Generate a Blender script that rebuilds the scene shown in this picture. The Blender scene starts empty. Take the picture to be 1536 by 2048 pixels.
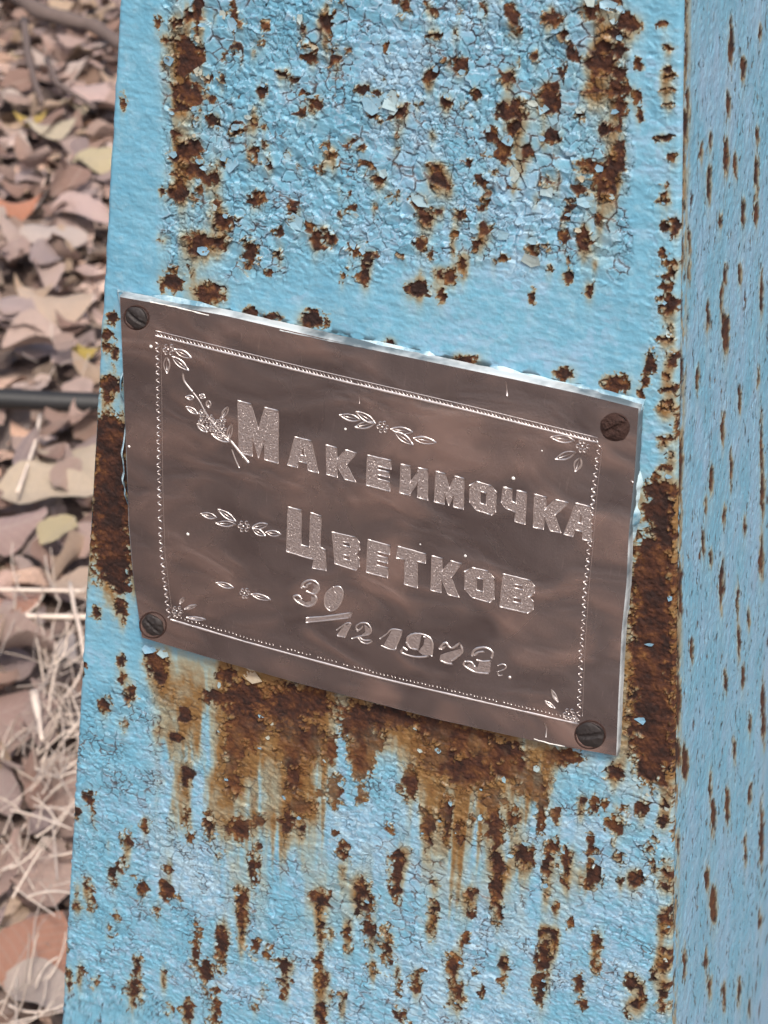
import bpy, math, random
import numpy as np
from mathutils import Vector, Matrix

random.seed(7)
rng = np.random.default_rng(11)
scene = bpy.context.scene
COL = scene.collection

# ------------------------------------------------------------------ camera
W, H, F = 1536.0, 2048.0, 4200.0            # photograph size and focal length in its pixels
PITCH, ROLL, YAW, LEAN = map(math.radians, (33.0, 1.7, 22.0, 2.5))
CAM = np.array((0.0, 0.0, 0.95))
fwd = np.array((0.0, math.cos(PITCH), -math.sin(PITCH)))
r0 = np.array((1.0, 0.0, 0.0)); u0 = np.array((0.0, math.sin(PITCH), math.cos(PITCH)))
right = math.cos(ROLL) * r0 + math.sin(ROLL) * u0
up = -math.sin(ROLL) * r0 + math.cos(ROLL) * u0
cam_d = bpy.data.cameras.new('camera')
cam = bpy.data.objects.new('camera', cam_d); COL.objects.link(cam)
cam.matrix_world = Matrix(((right[0], up[0], -fwd[0], CAM[0]), (right[1], up[1], -fwd[1], CAM[1]),
                           (right[2], up[2], -fwd[2], CAM[2]), (0, 0, 0, 1)))
cam_d.sensor_fit = 'VERTICAL'; cam_d.sensor_height = 24.0; cam_d.sensor_width = 24.0
cam_d.lens = 24.0 * F / H
cam_d.clip_start = 0.02; cam_d.clip_end = 500.0
cam_d.dof.use_dof = True; cam_d.dof.focus_distance = 0.56; cam_d.dof.aperture_fstop = 25.0
scene.camera = cam

# ------------------------------------------------------------------ light
SUN_EL, SUN_AZ = math.radians(57), math.radians(172)     # azimuth clockwise from +Y: behind the camera, high
world = bpy.data.worlds.new('World'); scene.world = world; world.use_nodes = True
wn = world.node_tree; wn.nodes.clear()
sky = wn.nodes.new('ShaderNodeTexSky'); sky.sky_type = 'NISHITA'; sky.sun_disc = False
sky.sun_elevation = SUN_EL; sky.sun_rotation = SUN_AZ
sky.air_density = 1.0; sky.dust_density = 6.0; sky.ozone_density = 0.6; sky.altitude = 100
bg = wn.nodes.new('ShaderNodeBackground'); bg.inputs['Strength'].default_value = 0.125
wo = wn.nodes.new('ShaderNodeOutputWorld')
wn.links.new(sky.outputs[0], bg.inputs[0]); wn.links.new(bg.outputs[0], wo.inputs[0])
sun_d = bpy.data.lights.new('sun', 'SUN'); sun_d.energy = 2.1; sun_d.angle = math.radians(7); sun_d.color = (1.0, 0.95, 0.88)
sun = bpy.data.objects.new('sun', sun_d); COL.objects.link(sun)
sdir = Vector((math.sin(SUN_AZ) * math.cos(SUN_EL), math.cos(SUN_AZ) * math.cos(SUN_EL), math.sin(SUN_EL)))
sun.rotation_euler = sdir.to_track_quat('Z', 'Y').to_euler(); sun.location = (-2, -3, 5)
vs = scene.view_settings
vs.view_transform = 'Standard'; vs.look = 'None'; vs.gamma = 1.0; vs.exposure = 0.56; vs.use_curve_mapping = False
scene.cycles.use_denoising = True
scene.cycles.max_bounces = 6

# ------------------------------------------------------------------ geometry of the place
SY, CY = math.sin(YAW), math.cos(YAW)
M_ = np.array((CY, -SY, 0.0))                       # along the front panel, to the right
NH = np.array((-SY, -CY, 0.0))                      # horizontal outward direction of the front panel
ET = NH * -math.sin(LEAN) + np.array((0, 0, math.cos(LEAN)))   # up along the leaning front panel
N_ = np.cross(M_, ET); N_ = N_ / np.linalg.norm(N_)
if np.dot(N_, NH) < 0: N_ = -N_

def ray(px, py):
    px = np.asarray(px, float); py = np.asarray(py, float)
    return ((px - W / 2) / F)[..., None] * right + ((H / 2 - py) / F)[..., None] * up + fwd

PC = CAM + 0.56 * ray(768, 1050)                    # a point of the front panel
def on_plane(px, py, p0, n):
    d = ray(px, py)
    k = np.dot(p0 - CAM, n) / (d @ n)
    return CAM + k[..., None] * d
def face_st(px, py):
    p = on_plane(px, py, PC, N_) - PC
    return p @ M_, p @ ET
def project(P):
    q = P - CAM
    z = q @ fwd
    return W / 2 + F * (q @ right) / z, H / 2 - F * (q @ up) / z
def on_ground(px, py, z=0.0):
    return on_plane(px, py, np.array((0, 0, z)), np.array((0, 0, 1.0)))

# left and right edges of the front panel as lines s = a + b t
def edge_line(p, q):
    s, t = face_st(np.array([p[0], q[0]]), np.array([p[1], q[1]]))
    b = (s[1] - s[0]) / (t[1] - t[0])
    return s[0] - b * t[0], b
LA, LB = edge_line((238, 0), (122, 2048))
RA, RB = edge_line((1366, 0), (1342, 2048))
T0 = -(PC[2] + 0.03) / ET[2]                        # below ground
T1 = 0.52                                           # top of the tapering post
S_MM = 7000.0                                       # face units per metre, close to one photograph pixel

# ------------------------------------------------------------------ numpy noise
def _hash(ix, iy, seed):
    h = (ix.astype(np.int64) * 374761393 + iy.astype(np.int64) * 668265263 + seed * 974634777) & 0xffffffff
    h = ((h ^ (h >> 13)) * 1274126177) & 0xffffffff
    h = ((h ^ (h >> 15)) * 2246822519) & 0xffffffff
    return ((h ^ (h >> 16)) & 0xffffff).astype(np.float32) / np.float32(0xffffff)
def vnoise(x, y, seed=0):
    xi = np.floor(x); yi = np.floor(y)
    fx = (x - xi).astype(np.float32); fy = (y - yi).astype(np.float32)
    fx = fx * fx * (3 - 2 * fx); fy = fy * fy * (3 - 2 * fy)
    xi = xi.astype(np.int64); yi = yi.astype(np.int64)
    a = _hash(xi, yi, seed); b = _hash(xi + 1, yi, seed); c = _hash(xi, yi + 1, seed); d = _hash(xi + 1, yi + 1, seed)
    return (a + (b - a) * fx) * (1 - fy) + (c + (d - c) * fx) * fy
def fbm(x, y, seed=0, oct=3):
    v = 0; a = 0.5; tot = 0
    for k in range(oct):
        v = v + a * vnoise(x * 2 ** k + 17.3 * k, y * 2 ** k - 9.1 * k, seed + k); tot += a; a *= 0.5
    return v / tot
def voronoi(x, y, seed):
    xi = np.floor(x).astype(np.int64); yi = np.floor(y).astype(np.int64)
    f1 = np.full(x.shape, 9.0, np.float32); f2 = f1.copy()
    cx = np.zeros_like(f1); cy = np.zeros_like(f1)
    for dx in (-1, 0, 1):
        for dy in (-1, 0, 1):
            jx = xi + dx; jy = yi + dy
            px = jx + 0.08 + 0.84 * _hash(jx, jy, seed); py = jy + 0.08 + 0.84 * _hash(jx, jy, seed + 5)
            d = np.sqrt((px - x) ** 2 + (py - y) ** 2).astype(np.float32)
            near = d < f1
            f2 = np.where(near, f1, np.minimum(f2, d))
            cx = np.where(near, px, cx); cy = np.where(near, py, cy)
            f1 = np.where(near, d, f1)
    return f1, f2, cx.astype(np.float32), cy.astype(np.float32)
def sstep(a, b, x):
    t = np.clip((x - a) / (b - a), 0, 1)
    return t * t * (3 - 2 * t)

# ------------------------------------------------------------------ helpers
def lin(r, g, b):
    f = lambda c: c / 12.92 if c <= 0.04045 else ((c + 0.055) / 1.055) ** 2.4
    return (f(r / 255), f(g / 255), f(b / 255), 1.0)
def mesh_obj(name, verts, faces, mat, parent=None, smooth=True):
    me = bpy.data.meshes.new(name)
    me.from_pydata([tuple(map(float, v)) for v in verts], [], [tuple(int(i) for i in f) for f in faces])
    me.materials.append(mat)
    if smooth: me.polygons.foreach_set('use_smooth', [True] * len(me.polygons))
    me.update()
    o = bpy.data.objects.new(name, me); COL.objects.link(o)
    if parent is not None: o.parent = parent
    return o
def grid_mesh(name, P, mat, flip=False, attrs=None):
    """P: rows x cols x 3 array -> one smooth quad mesh"""
    R, C, _ = P.shape
    me = bpy.data.meshes.new(name)
    me.vertices.add(R * C); me.vertices.foreach_set('co', P.astype(np.float32).ravel())
    idx = np.arange(R * C, dtype=np.int32).reshape(R, C)
    q = np.stack((idx[:-1, :-1], idx[:-1, 1:], idx[1:, 1:], idx[1:, :-1]), -1).reshape(-1, 4)
    if flip: q = q[:, ::-1]
    n = len(q)
    me.loops.add(n * 4); me.loops.foreach_set('vertex_index', np.ascontiguousarray(q).ravel())
    me.polygons.add(n); me.polygons.foreach_set('loop_start', np.arange(0, n * 4, 4, dtype=np.int32))
    me.polygons.foreach_set('use_smooth', np.ones(n, bool))
    me.update(calc_edges=True)
    for k, v in (attrs or {}).items():
        a = me.attributes.new(k, 'FLOAT_COLOR', 'POINT'); a.data.foreach_set('color', v.astype(np.float32).ravel())
    me.materials.append(mat)
    o = bpy.data.objects.new(name, me); COL.objects.link(o)
    return o
def empty(name, loc):
    o = bpy.data.objects.new(name, None); COL.objects.link(o); o.location = loc; o.empty_display_size = 0.05
    return o
def tag(o, label=None, cat=None, group=None, kind=None):
    if label: o['label'] = label
    if cat: o['category'] = cat
    if group: o['group'] = group
    if kind: o['kind'] = kind
    return o
def adopt(o, p):
    o.parent = p
    o.matrix_parent_inverse = p.matrix_world.inverted() if p.type != 'EMPTY' else Matrix.Translation(-Vector(p.location))

class NT:
    def __init__(s, name):
        s.m = bpy.data.materials.new(name); s.m.use_nodes = True
        s.t = s.m.node_tree; s.t.nodes.clear()
        s.out = s.n('ShaderNodeOutputMaterial'); s.b = s.n('ShaderNodeBsdfPrincipled')
        s.l(s.b.outputs[0], s.out.inputs[0])
    def n(s, t, **kw):
        x = s.t.nodes.new(t)
        for k, v in kw.items(): setattr(x, k, v)
        return x
    def l(s, a, b): s.t.links.new(a, b)
    def noise(s, scale, detail=3, rough=0.55, vec=None, stretch=None, dist=0.0):
        x = s.n('ShaderNodeTexNoise'); x.inputs['Scale'].default_value = scale
        x.inputs['Detail'].default_value = detail; x.inputs['Roughness'].default_value = rough; x.inputs['Distortion'].default_value = dist
        if vec is None: vec = s.n('ShaderNodeTexCoord').outputs['Object']
        if stretch:
            mp = s.n('ShaderNodeMapping'); mp.inputs['Scale'].default_value = stretch; s.l(vec, mp.inputs[0]); vec = mp.outputs[0]
        s.l(vec, x.inputs['Vector']); return x.outputs['Fac']
    def ramp(s, fac, stops):
        r = s.n('ShaderNodeValToRGB'); e = r.color_ramp.elements
        while len(e) < len(stops): e.new(0.5)
        for k, (p, c) in zip(e, stops): k.position = p; k.color = c if len(c) == 4 else (*c, 1)
        s.l(fac, r.inputs[0]); return r.outputs[0]
    def mix(s, fac, a, b, mode='MIX'):
        x = s.n('ShaderNodeMix', data_type='RGBA', blend_type=mode)
        for v, i in ((fac, 0), (a, 6), (b, 7)):
            if hasattr(v, 'is_linked'): s.l(v, x.inputs[i])
            else: x.inputs[i].default_value = v
        return x.outputs[2]
    def math(s, op, a, b=0.0, clamp=False):
        x = s.n('ShaderNodeMath', operation=op, use_clamp=clamp)
        for v, i in ((a, 0), (b, 1)):
            if hasattr(v, 'is_linked'): s.l(v, x.inputs[i])
            else: x.inputs[i].default_value = v
        return x.outputs[0]
    def bump(s, h, strength, dist):
        x = s.n('ShaderNodeBump'); x.inputs['Strength'].default_value = strength; x.inputs['Distance'].default_value = dist
        s.l(h, x.inputs['Height']); s.l(x.outputs[0], s.b.inputs['Normal']); return x
    def set(s, **kw):
        for k, v in kw.items():
            i = s.b.inputs[k.replace('_', ' ')]
            if hasattr(v, 'is_linked'): s.l(v, i)
            else: i.default_value = v
        return s.m

# ------------------------------------------------------------------ materials
def mat_paint():
    k = NT('peeling_blue_paint_over_rust')
    at = k.n('ShaderNodeAttribute', attribute_name='wear')
    sp = k.n('ShaderNodeSeparateColor'); k.l(at.outputs['Color'], sp.inputs[0])
    rust, stain, crack = sp.outputs; tone = at.outputs['Alpha']
    fine = k.noise(900, 3); mid = k.noise(260, 4, 0.65); coarse = k.noise(38, 3)
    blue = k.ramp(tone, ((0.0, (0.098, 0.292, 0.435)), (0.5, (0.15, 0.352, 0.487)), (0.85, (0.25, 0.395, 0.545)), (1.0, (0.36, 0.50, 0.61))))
    blue = k.mix(k.math('MULTIPLY', coarse, 0.35), blue, (0.145, 0.375, 0.47, 1))
    blue = k.mix(k.math('MULTIPLY', k.math('SUBTRACT', mid, 0.52, True), 2.2, True), blue, (0.30, 0.47, 0.56, 1))
    st = k.math('ADD', stain, k.math('MULTIPLY', k.math('SUBTRACT', mid, 0.5), k.math('MULTIPLY', stain, 0.9)), True)
    stc = k.ramp(st, ((0.0, (0.24, 0.40, 0.46)), (0.3, (0.275, 0.30, 0.235)), (0.6, (0.205, 0.118, 0.044)), (1.0, (0.12, 0.043, 0.011))))
    c = k.mix(k.math('MULTIPLY', st, 2.6, True), blue, stc)
    c = k.mix(k.math('MULTIPLY', crack, 0.9), c, (0.022, 0.030, 0.034, 1))
    rn = k.math('ADD', k.math('MULTIPLY', mid, 0.75), k.math('MULTIPLY', k.noise(85, 4, 0.65), 0.55))
    rn = k.math('SUBTRACT', rn, k.math('ADD', 0.035, k.math('MULTIPLY', crack, 0.20)))      # the oldest, deepest rust is darkest
    rc = k.ramp(rn, ((0.34, (0.016, 0.0048, 0.003)), (0.47, (0.046, 0.0135, 0.0058)), (0.58, (0.088, 0.031, 0.0095)),
                     (0.70, (0.145, 0.061, 0.017)), (0.80, (0.23, 0.115, 0.045)), (0.90, (0.42, 0.27, 0.18))))
    c = k.mix(rust, c, rc)
    k.set(Base_Color=c, Roughness=k.math('ADD', k.math('MULTIPLY', rust, 0.36), k.math('MULTIPLY', fine, 0.25)))
    k.b.inputs['Specular IOR Level'].default_value = 0.45
    hb = k.math('ADD', k.math('MULTIPLY', mid, k.math('ADD', 0.35, rust)), k.math('MULTIPLY', fine, 0.4))
    k.bump(hb, 0.7, 0.0006)
    return k.set(Roughness=k.math('ADD', 0.42, k.math('MULTIPLY', rust, 0.45)))
def mat_flake():
    k = NT('curled_blue_paint_chip')
    oi = k.n('ShaderNodeObjectInfo')
    c = k.ramp(oi.outputs['Random'], ((0.0, (0.12, 0.30, 0.45)), (0.55, (0.19, 0.37, 0.48)), (0.85, (0.33, 0.42, 0.42)), (1.0, (0.38, 0.33, 0.23))))
    n = k.noise(700, 3)
    c = k.mix(k.math('MULTIPLY', n, 0.35), c, (0.32, 0.24, 0.13, 1))
    k.bump(n, 0.3, 0.0002)
    return k.set(Base_Color=c, Roughness=0.45)
def mat_plate():
    k = NT('tarnished_plate_metal')
    v = k.n('ShaderNodeTexCoord').outputs['Generated']
    streak = k.noise(2.6, 2.5, 0.5, v, (1.0, 2.0, 3.0), 0.7)
    blot = k.noise(4.5, 4, 0.55, v, None, 0.8); fine = k.noise(160, 3, 0.6, v)
    c = k.ramp(streak, ((0.36, (0.20, 0.178, 0.185)), (0.48, (0.30, 0.268, 0.272)), (0.56, (0.43, 0.345, 0.325)), (0.65, (0.62, 0.48, 0.44))))  # tarnish, with wavy reflections of the ground painted in as streaks
    c = k.mix(k.math('MULTIPLY', k.math('SUBTRACT', blot, 0.42, True), 2.4, True), c, (0.30, 0.275, 0.282, 1))
    c = k.mix(k.math('MULTIPLY', fine, 0.3), c, (0.17, 0.14, 0.135, 1))
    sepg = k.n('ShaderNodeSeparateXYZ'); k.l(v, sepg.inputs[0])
    c = k.mix(k.math('MULTIPLY', k.math('SUBTRACT', 1.0, sepg.outputs[0]), 0.45), c, (0.17, 0.135, 0.13, 1))  # darker to the left: the plate's uneven reflection painted in
    k.bump(k.math('ADD', k.math('MULTIPLY', streak, 1.0), k.math('MULTIPLY', fine, 0.06)), 0.28, 0.007)
    scr = k.noise(9, 3, 0.7, v, (0.6, 1.0, 30.0), 0.3); scr2 = k.noise(40, 2, 0.6, v, (3.0, 3.0, 0.25), 0.2)
    hair = k.math('MULTIPLY', k.math('SUBTRACT', k.math('MAXIMUM', scr, scr2), 0.66, True), 3.0, True)
    c = k.mix(k.math('MULTIPLY', hair, 0.5), c, (0.62, 0.54, 0.50, 1))
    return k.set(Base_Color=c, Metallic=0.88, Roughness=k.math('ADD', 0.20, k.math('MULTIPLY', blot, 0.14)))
def mat_simple(name, col, rough=0.5, metal=0.0, nscale=300, namp=0.35, col2=None, bump=0.3, bd=0.0003, sharp=False):
    k = NT(name)
    n = k.noise(nscale, 4, 0.6)
    if sharp: n = k.math('MULTIPLY', k.math('SUBTRACT', n, 0.42, True), 5.5, True)
    c = k.mix(n, (*col, 1), (*(col2 or tuple(x * (1 - namp) for x in col)), 1))
    if bump: k.bump(n, bump, bd)
    return k.set(Base_Color=c, Roughness=rough, Metallic=metal)
def mat_leaf(name, attr):
    k = NT(name)
    if attr:
        base = k.n('ShaderNodeAttribute', attribute_name='tint').outputs['Color']
    else:
        base = k.n('ShaderNodeObjectInfo').outputs['Color']
    n = k.noise(70, 5, 0.6); n2 = k.noise(420, 3)
    c = k.mix(k.math('MULTIPLY', k.math('SUBTRACT', n, 0.44, True), 2.6, True), base, (0.10, 0.065, 0.05, 1), 'MIX')
    x = k.n('ShaderNodeMix', data_type='RGBA', blend_type='MIX'); 
    c = k.mix(0.38, base, c)
    if not attr:
        sx = k.n('ShaderNodeSeparateXYZ'); k.l(k.n('ShaderNodeTexCoord').outputs['Object'], sx.inputs[0])
        ay = k.math('ABSOLUTE', sx.outputs[1])
        rib = k.math('SUBTRACT', 1.0, k.math('MULTIPLY', ay, 55.0), True)
        side = k.math('POWER', k.math('ABSOLUTE', k.math('SINE', k.math('MULTIPLY', k.math('SUBTRACT', sx.outputs[0], ay), 24.0))), 12.0)
        c = k.mix(k.math('ADD', k.math('MULTIPLY', rib, 0.5), k.math('MULTIPLY', side, 0.18), True), c, (0.78, 0.66, 0.56, 1))
    c = k.mix(k.math('MULTIPLY', n2, 0.16), c, (0.30, 0.22, 0.18, 1))
    k.bump(k.math('ADD', n, k.math('MULTIPLY', k.noise(160, 3, 0.6), 0.5)), 0.9, 0.006)
    return k.set(Base_Color=c, Roughness=0.58)

MP, MF, MPL = mat_paint(), mat_flake(), mat_plate()
M_line = mat_simple('bright_engraved_metal', (0.80, 0.735, 0.71), 0.38, 0.9, 500, 0.25)
M_fill = mat_simple('stippled_letter_metal', (0.54, 0.47, 0.452), 0.45, 0.72, 1500, 0.5, (0.27, 0.22, 0.21), 0.9, 0.0004)
M_edge = mat_simple('paint_smeared_plate_edge', (0.46, 0.50, 0.52), 0.6, 0.1, 60, 0.3, (0.09, 0.12, 0.14), sharp=True)
M_dim = mat_simple('dim_engraved_metal', (0.68, 0.60, 0.575), 0.38, 0.85, 300, 0.4)  # engraved metal toned down, dimmer light painted in for upright strokes
M_screw = mat_simple('dark_screw_steel', (0.05, 0.044, 0.044), 0.62, 0.4, 500, 0.4, (0.018, 0.013, 0.012), 0.5, 0.0005)
M_rscrew = mat_simple('rusted_screw_steel', (0.055, 0.022, 0.015), 0.85, 0.1, 700, 0.5, (0.02, 0.009, 0.007), 1.0, 0.0008)
M_ridge = mat_simple('pale_paint_bead', (0.42, 0.56, 0.62), 0.5, 0.0, 130, 0.4, (0.10, 0.22, 0.30), 0.6, 0.0006, sharp=True)
M_speck = mat_simple('white_paint_speck', (0.85, 0.84, 0.80), 0.4)
M_leaf, M_leafs = mat_leaf('dry_leaf', False), mat_leaf('dry_leaf_litter', True)
M_twig = mat_simple('dry_twig_bark', (0.17, 0.125, 0.11), 0.8, 0, 120, 0.5, None, 0.8, 0.002)
M_grass = mat_simple('dry_straw', (0.85, 0.74, 0.64), 0.6, 0, 60, 0.4, (0.50, 0.38, 0.30))
M_cream = mat_simple('cream_old_paint', (0.50, 0.46, 0.36), 0.5, 0, 400, 0.4, (0.30, 0.20, 0.12))
M_hose = mat_simple('black_rubber', (0.018, 0.018, 0.019), 0.55, 0, 200, 0.3, None, 0.2)
M_soil = NT('leafy_soil')
_n1 = M_soil.noise(26, 6, 0.65); _n2 = M_soil.noise(3, 4)
_c = M_soil.ramp(_n1, ((0.3, (0.045, 0.03, 0.025)), (0.48, (0.16, 0.11, 0.09)), (0.6, (0.33, 0.24, 0.20)), (0.75, (0.46, 0.36, 0.31))))
M_soil.bump(_n1, 0.8, 0.02)
M_soil = M_soil.set(Base_Color=M_soil.mix(M_soil.math('MULTIPLY', _n2, 0.4), _c, (0.2, 0.15, 0.12, 1)), Roughness=0.85)

# ------------------------------------------------------------------ ground
gx = np.concatenate((-np.geomspace(120, 3.2, 10), np.linspace(-3, 3, 61), np.geomspace(3.2, 120, 10)))
gy = np.concatenate((-np.geomspace(120, 2.2, 10), np.linspace(-2, 5, 71), np.geomspace(5.2, 160, 10)))
GX, GY = np.meshgrid(gx, gy)
near_w = np.exp(-((GX ** 2 + (GY - 1.5) ** 2) / 30))
GZ = (fbm(GX * 3, GY * 3, 3, 3) - 0.5) * 0.03 * near_w - 0.012
g = grid_mesh('ground', np.stack((GX, GY, GZ), -1), M_soil)
tag(g, kind='structure')

# ------------------------------------------------------------------ rust on the front panel: x, y, half width, half height in photograph pixels
RUST = """316 44 8 13;353 46 10 13;395 20 13 24;382 36 20 18;395 52 12 26;372 91 22 18;382 120 28 24;363 140 17 17;372 182 30 24;360 212 18 16
395 195 10 20;425 241 14 15;350 273 12 15;376 300 24 24;353 312 13 20;382 342 30 12;421 355 16 9;356 384 20 20;327 384 8 9;434 410 11 20
444 443 20 20;327 478 12 13;395 488 24 20;428 485 28 12;499 508 18 30;467 42 13 32;473 100 6 10;330 127 9 8;333 81 12 10;522 85 9 11
525 182 9 15;473 260 12 16;506 244 11 13;503 306 11 16;537 329 8 16;447 325 6 13;512 400 17 17;571 150 12 9;588 160 9 7;630 208 15 14
600 225 8 8;662 309 12 11;584 417 8 11;613 452 12 9;558 508 9 13;444 163 8 10;341 563 22 22;418 586 30 18;245 202 5 14
968 16 10 14;1023 36 12 30;863 70 10 9;911 67 9 11;1103 36 20 16;1125 60 10 22;920 130 11 13;1013 156 16 14;859 150 8 12;891 202 12 12
950 179 5 9;1070 112 8 8;1106 176 18 10;1099 205 22 24;1028 225 24 22;1002 218 12 8;1028 260 18 12;982 270 16 16;1012 303 20 24;1002 290 10 12
1041 332 10 12;1055 304 11 11;1103 273 20 16;1161 228 10 18;1138 111 10 14;1125 140 9 14;1181 20 20 20;1220 6 20 10;1256 49 26 16;1226 65 22 10
1204 98 20 14;1236 104 16 14;1190 120 24 18;1216 130 24 22;1240 150 12 14;1184 153 8 16;1190 182 24 10;1233 182 22 18;1239 215 16 26;1239 247 10 20
1213 260 14 12;1239 293 12 22;1236 325 16 20;1217 352 22 18;1174 332 18 12;1190 352 10 18;1158 374 12 18;1200 381 20 18;1223 374 12 20;1197 420 6 20
1278 127 8 12;1275 195 12 14;1280 228 7 14;1142 413 10 12;1129 433 8 12;1099 366 16 9;959 361 12 12;872 338 18 10;878 361 20 12;898 373 10 10
839 404 16 12;849 436 16 12;842 491 12 16;917 433 12 14;972 462 20 12;951 495 6 12;924 527 10 20;898 553 12 16;878 547 10 10;834 576 22 16
1064 501 14 16;1060 478 6 14;1129 475 9 14;1161 469 18 14;1171 491 14 10;1138 553 12 16;1178 579 9 14;1064 592 7 12;883 590 8 14
653 41 20 18;664 96 12 14;670 121 12 9;623 102 7 12;620 115 12 8;772 96 9 10;725 182 16 10;754 188 14 8;787 197 8 9;746 228 12 12
799 225 14 14;782 238 8 8;791 267 7 9;807 215 10 6;864 271 8 6;702 285 12 7;725 295 8 5;649 293 8 5;760 357 16 10;604 223 8 8
860 154 10 10;696 391 6 10;856 12 6 10;866 25 8 6;586 433 8 14;632 485 10 18;647 459 8 9;660 475 9 14;701 495 8 6;716 506 10 8
734 519 9 14;729 553 12 14;701 529 6 8;857 441 12 12;706 417 7 8;927 529 8 16;628 641 26 18;774 688 16 9;502 624 18 10;544 634 18 8
929 721 26 10;1129 748 20 14;1231 771 24 20;1299 722 13 20;1284 786 8 16;1338 609 20 18;1344 544 12 10;1349 456 10 20;1289 765 8 14;1346 711 12 8
224 638 12 14;213 669 12 14;211 695 12 10;217 771 22 20;213 798 12 8;230 708 5 20;224 853 22 10;215 872 30 18;209 892 25 14;224 941 24 24
214 960 35 28;218 998 35 26;218 1034 35 24;222 1077 32 30;226 1116 32 28;230 1151 28 24;245 1174 20 16;241 1213 14 16;249 1231 6 12;193 1227 10 14
171 1180 5 12;241 1322 9 12;245 1358 12 12;262 1383 10 16;210 1410 12 12;245 1447 10 9;314 1329 22 24;320 1354 16 24;297 1310 10 9;372 1431 13 18
350 1475 12 14;316 1464 9 9;372 1550 14 18;164 1337 4 16;455 1349 22 16;487 1398 50 40;429 1394 26 14;494 1456 46 44;468 1495 22 50;461 1554 16 40
575 1414 60 44;627 1404 40 30;582 1495 24 50;621 1482 30 40;588 1560 18 40;660 1502 16 30;670 1583 18 32;601 1612 30 18;575 1642 14 24;478 1658 26 22
517 1635 10 14;507 1733 12 24;416 1642 9 22;484 1798 12 18;487 1834 10 24;445 1873 14 24;396 1860 8 14;725 1512 24 50;719 1446 40 40;771 1430 50 26
738 1482 30 30;722 1586 8 20;819 1567 18 34;859 1648 17 28;686 1707 11 30;793 1733 15 36;798 1705 18 8;722 1782 18 24;732 1821 8 16;741 1863 8 22
640 1801 17 16;640 1844 8 24;694 1860 8 22;774 1879 15 28;867 1827 8 20;803 1440 40 16;862 1446 30 24;862 1512 20 26;891 1465 50 26;881 1524 34 34
937 1481 50 30;943 1543 55 34;894 1628 16 34;920 1657 11 18;982 1608 16 40;992 1660 15 36;995 1725 12 30;992 1784 9 36;1028 1537 44 22;1067 1569 28 26
1083 1602 14 30;1112 1625 16 12;1002 1504 50 20;1125 1514 40 16;1230 1546 16 18;1161 1605 10 12;1190 1602 9 12;1025 1634 10 20;1044 1709 19 18;1005 1738 16 10
1103 1696 18 14;1132 1716 14 24;1093 1725 8 20;1182 1683 8 22;1230 1651 18 22;1184 1755 22 20;1272 1758 20 16;1285 1615 14 14;940 1797 15 18;930 1875 4 10
907 1927 16 20;904 1950 8 10;916 1986 14 18;833 1957 12 16;1008 1927 10 22;1086 1862 14 8;1109 1875 10 14;1090 1908 15 20;1077 1966 18 26;1194 1882 12 20
1191 1914 9 18;1158 1966 10 18;1262 1963 14 18;1282 1979 10 14;1318 985 26 26;1310 1025 28 24;1325 1080 18 40;1305 1130 30 34;1300 1190 36 40;1298 1260 38 44
1296 1340 38 48;1300 1420 36 46;1302 1490 30 40;1302 1545 18 30;1328 1615 6 22;1328 1632 8 8;1298 1697 10 6;1304 1720 4 20;1321 1739 16 4;1325 1840 10 8
1325 1861 8 8;1325 1898 10 8;1325 1932 12 12;1328 1987 10 14;1270 2008 20 6;180 1599 11 20;155 1627 9 8;373 1631 8 12;378 1658 5 18;256 1682 9 18
290 1647 7 8;226 1749 9 14;242 1730 6 8;174 1768 9 14;183 1797 4 14;287 1776 12 13;333 1776 9 14;314 1816 9 9;153 1810 8 5;397 1858 8 13
392 1896 8 22;483 1816 10 28;442 1883 12 32;410 1941 12 24;274 1925 8 14;266 1979 14 22;327 1949 5 12;129 1883 5 10;161 1941 6 14;140 1949 5 14
432 2003 10 26;376 2019 14 18;426 2038 10 14;568 1930 18 10;565 1948 6 18;572 1969 5 14;637 1930 8 16;647 1954 14 8;640 1969 10 10;642 2024 14 22
686 1995 8 8;683 2011 4 8;746 1935 10 8;796 1941 8 10;795 1964 3 16;508 2011 4 6;810 2037 4 12;509 1889 6 12;1352 850 4 40;1350 1640 4 30;1346 1800 4 40"""
SIDE_RUST = """1462 85 6 38;1456 205 5 22;1487 137 6 22;1520 65 4 18;1376 205 5 28;1371 250 7 32;1402 304 3 15;1420 284 4 18;1451 311 6 32;1470 328 5 22
1515 273 4 14;1513 349 5 30;1418 369 6 32;1487 424 5 25;1511 427 5 20;1378 482 5 22;1363 506 5 30;1378 540 4 20;1451 547 5 18;1443 598 4 30
1480 547 5 18;1523 588 5 40;1415 632 6 30;1451 666 9 35;1516 752 4 15;1479 800 5 18;1446 854 5 25;1463 933 4 30;1523 892 4 50;1422 957 5 22
1412 1008 4 14;1448 1025 4 15;1489 1049 4 16;1405 1087 5 20;1421 1114 4 14;1443 1172 6 45;1475 1199 3 32;1497 1237 4 20;1477 1288 4 25;1526 988 5 50
1523 1114 5 40;1450 1363 4 18;1486 1357 4 16;1526 1427 5 60;1499 1447 3 16;1468 1498 4 20;1421 1567 4 28;1455 1611 6 30;1426 1638 7 25;1523 1673 5 60
1414 1751 5 22;1427 1806 9 35;1521 1840 4 14;1369 1922 4 28;1412 1922 4 16;1419 1973 5 20;1448 1990 5 25;1477 1980 5 25;1499 2018 4 14;1356 1693 5 15
1369 1526 8 30;1356 1508 6 22;1369 20 5 30;1362 930 5 40;1360 1180 5 60;1358 1400 6 50;1500 1590 4 20;1490 1700 4 24;1385 1300 3 16;1440 440 3 14;1395 760 3 20;1360 720 4 40"""
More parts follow.
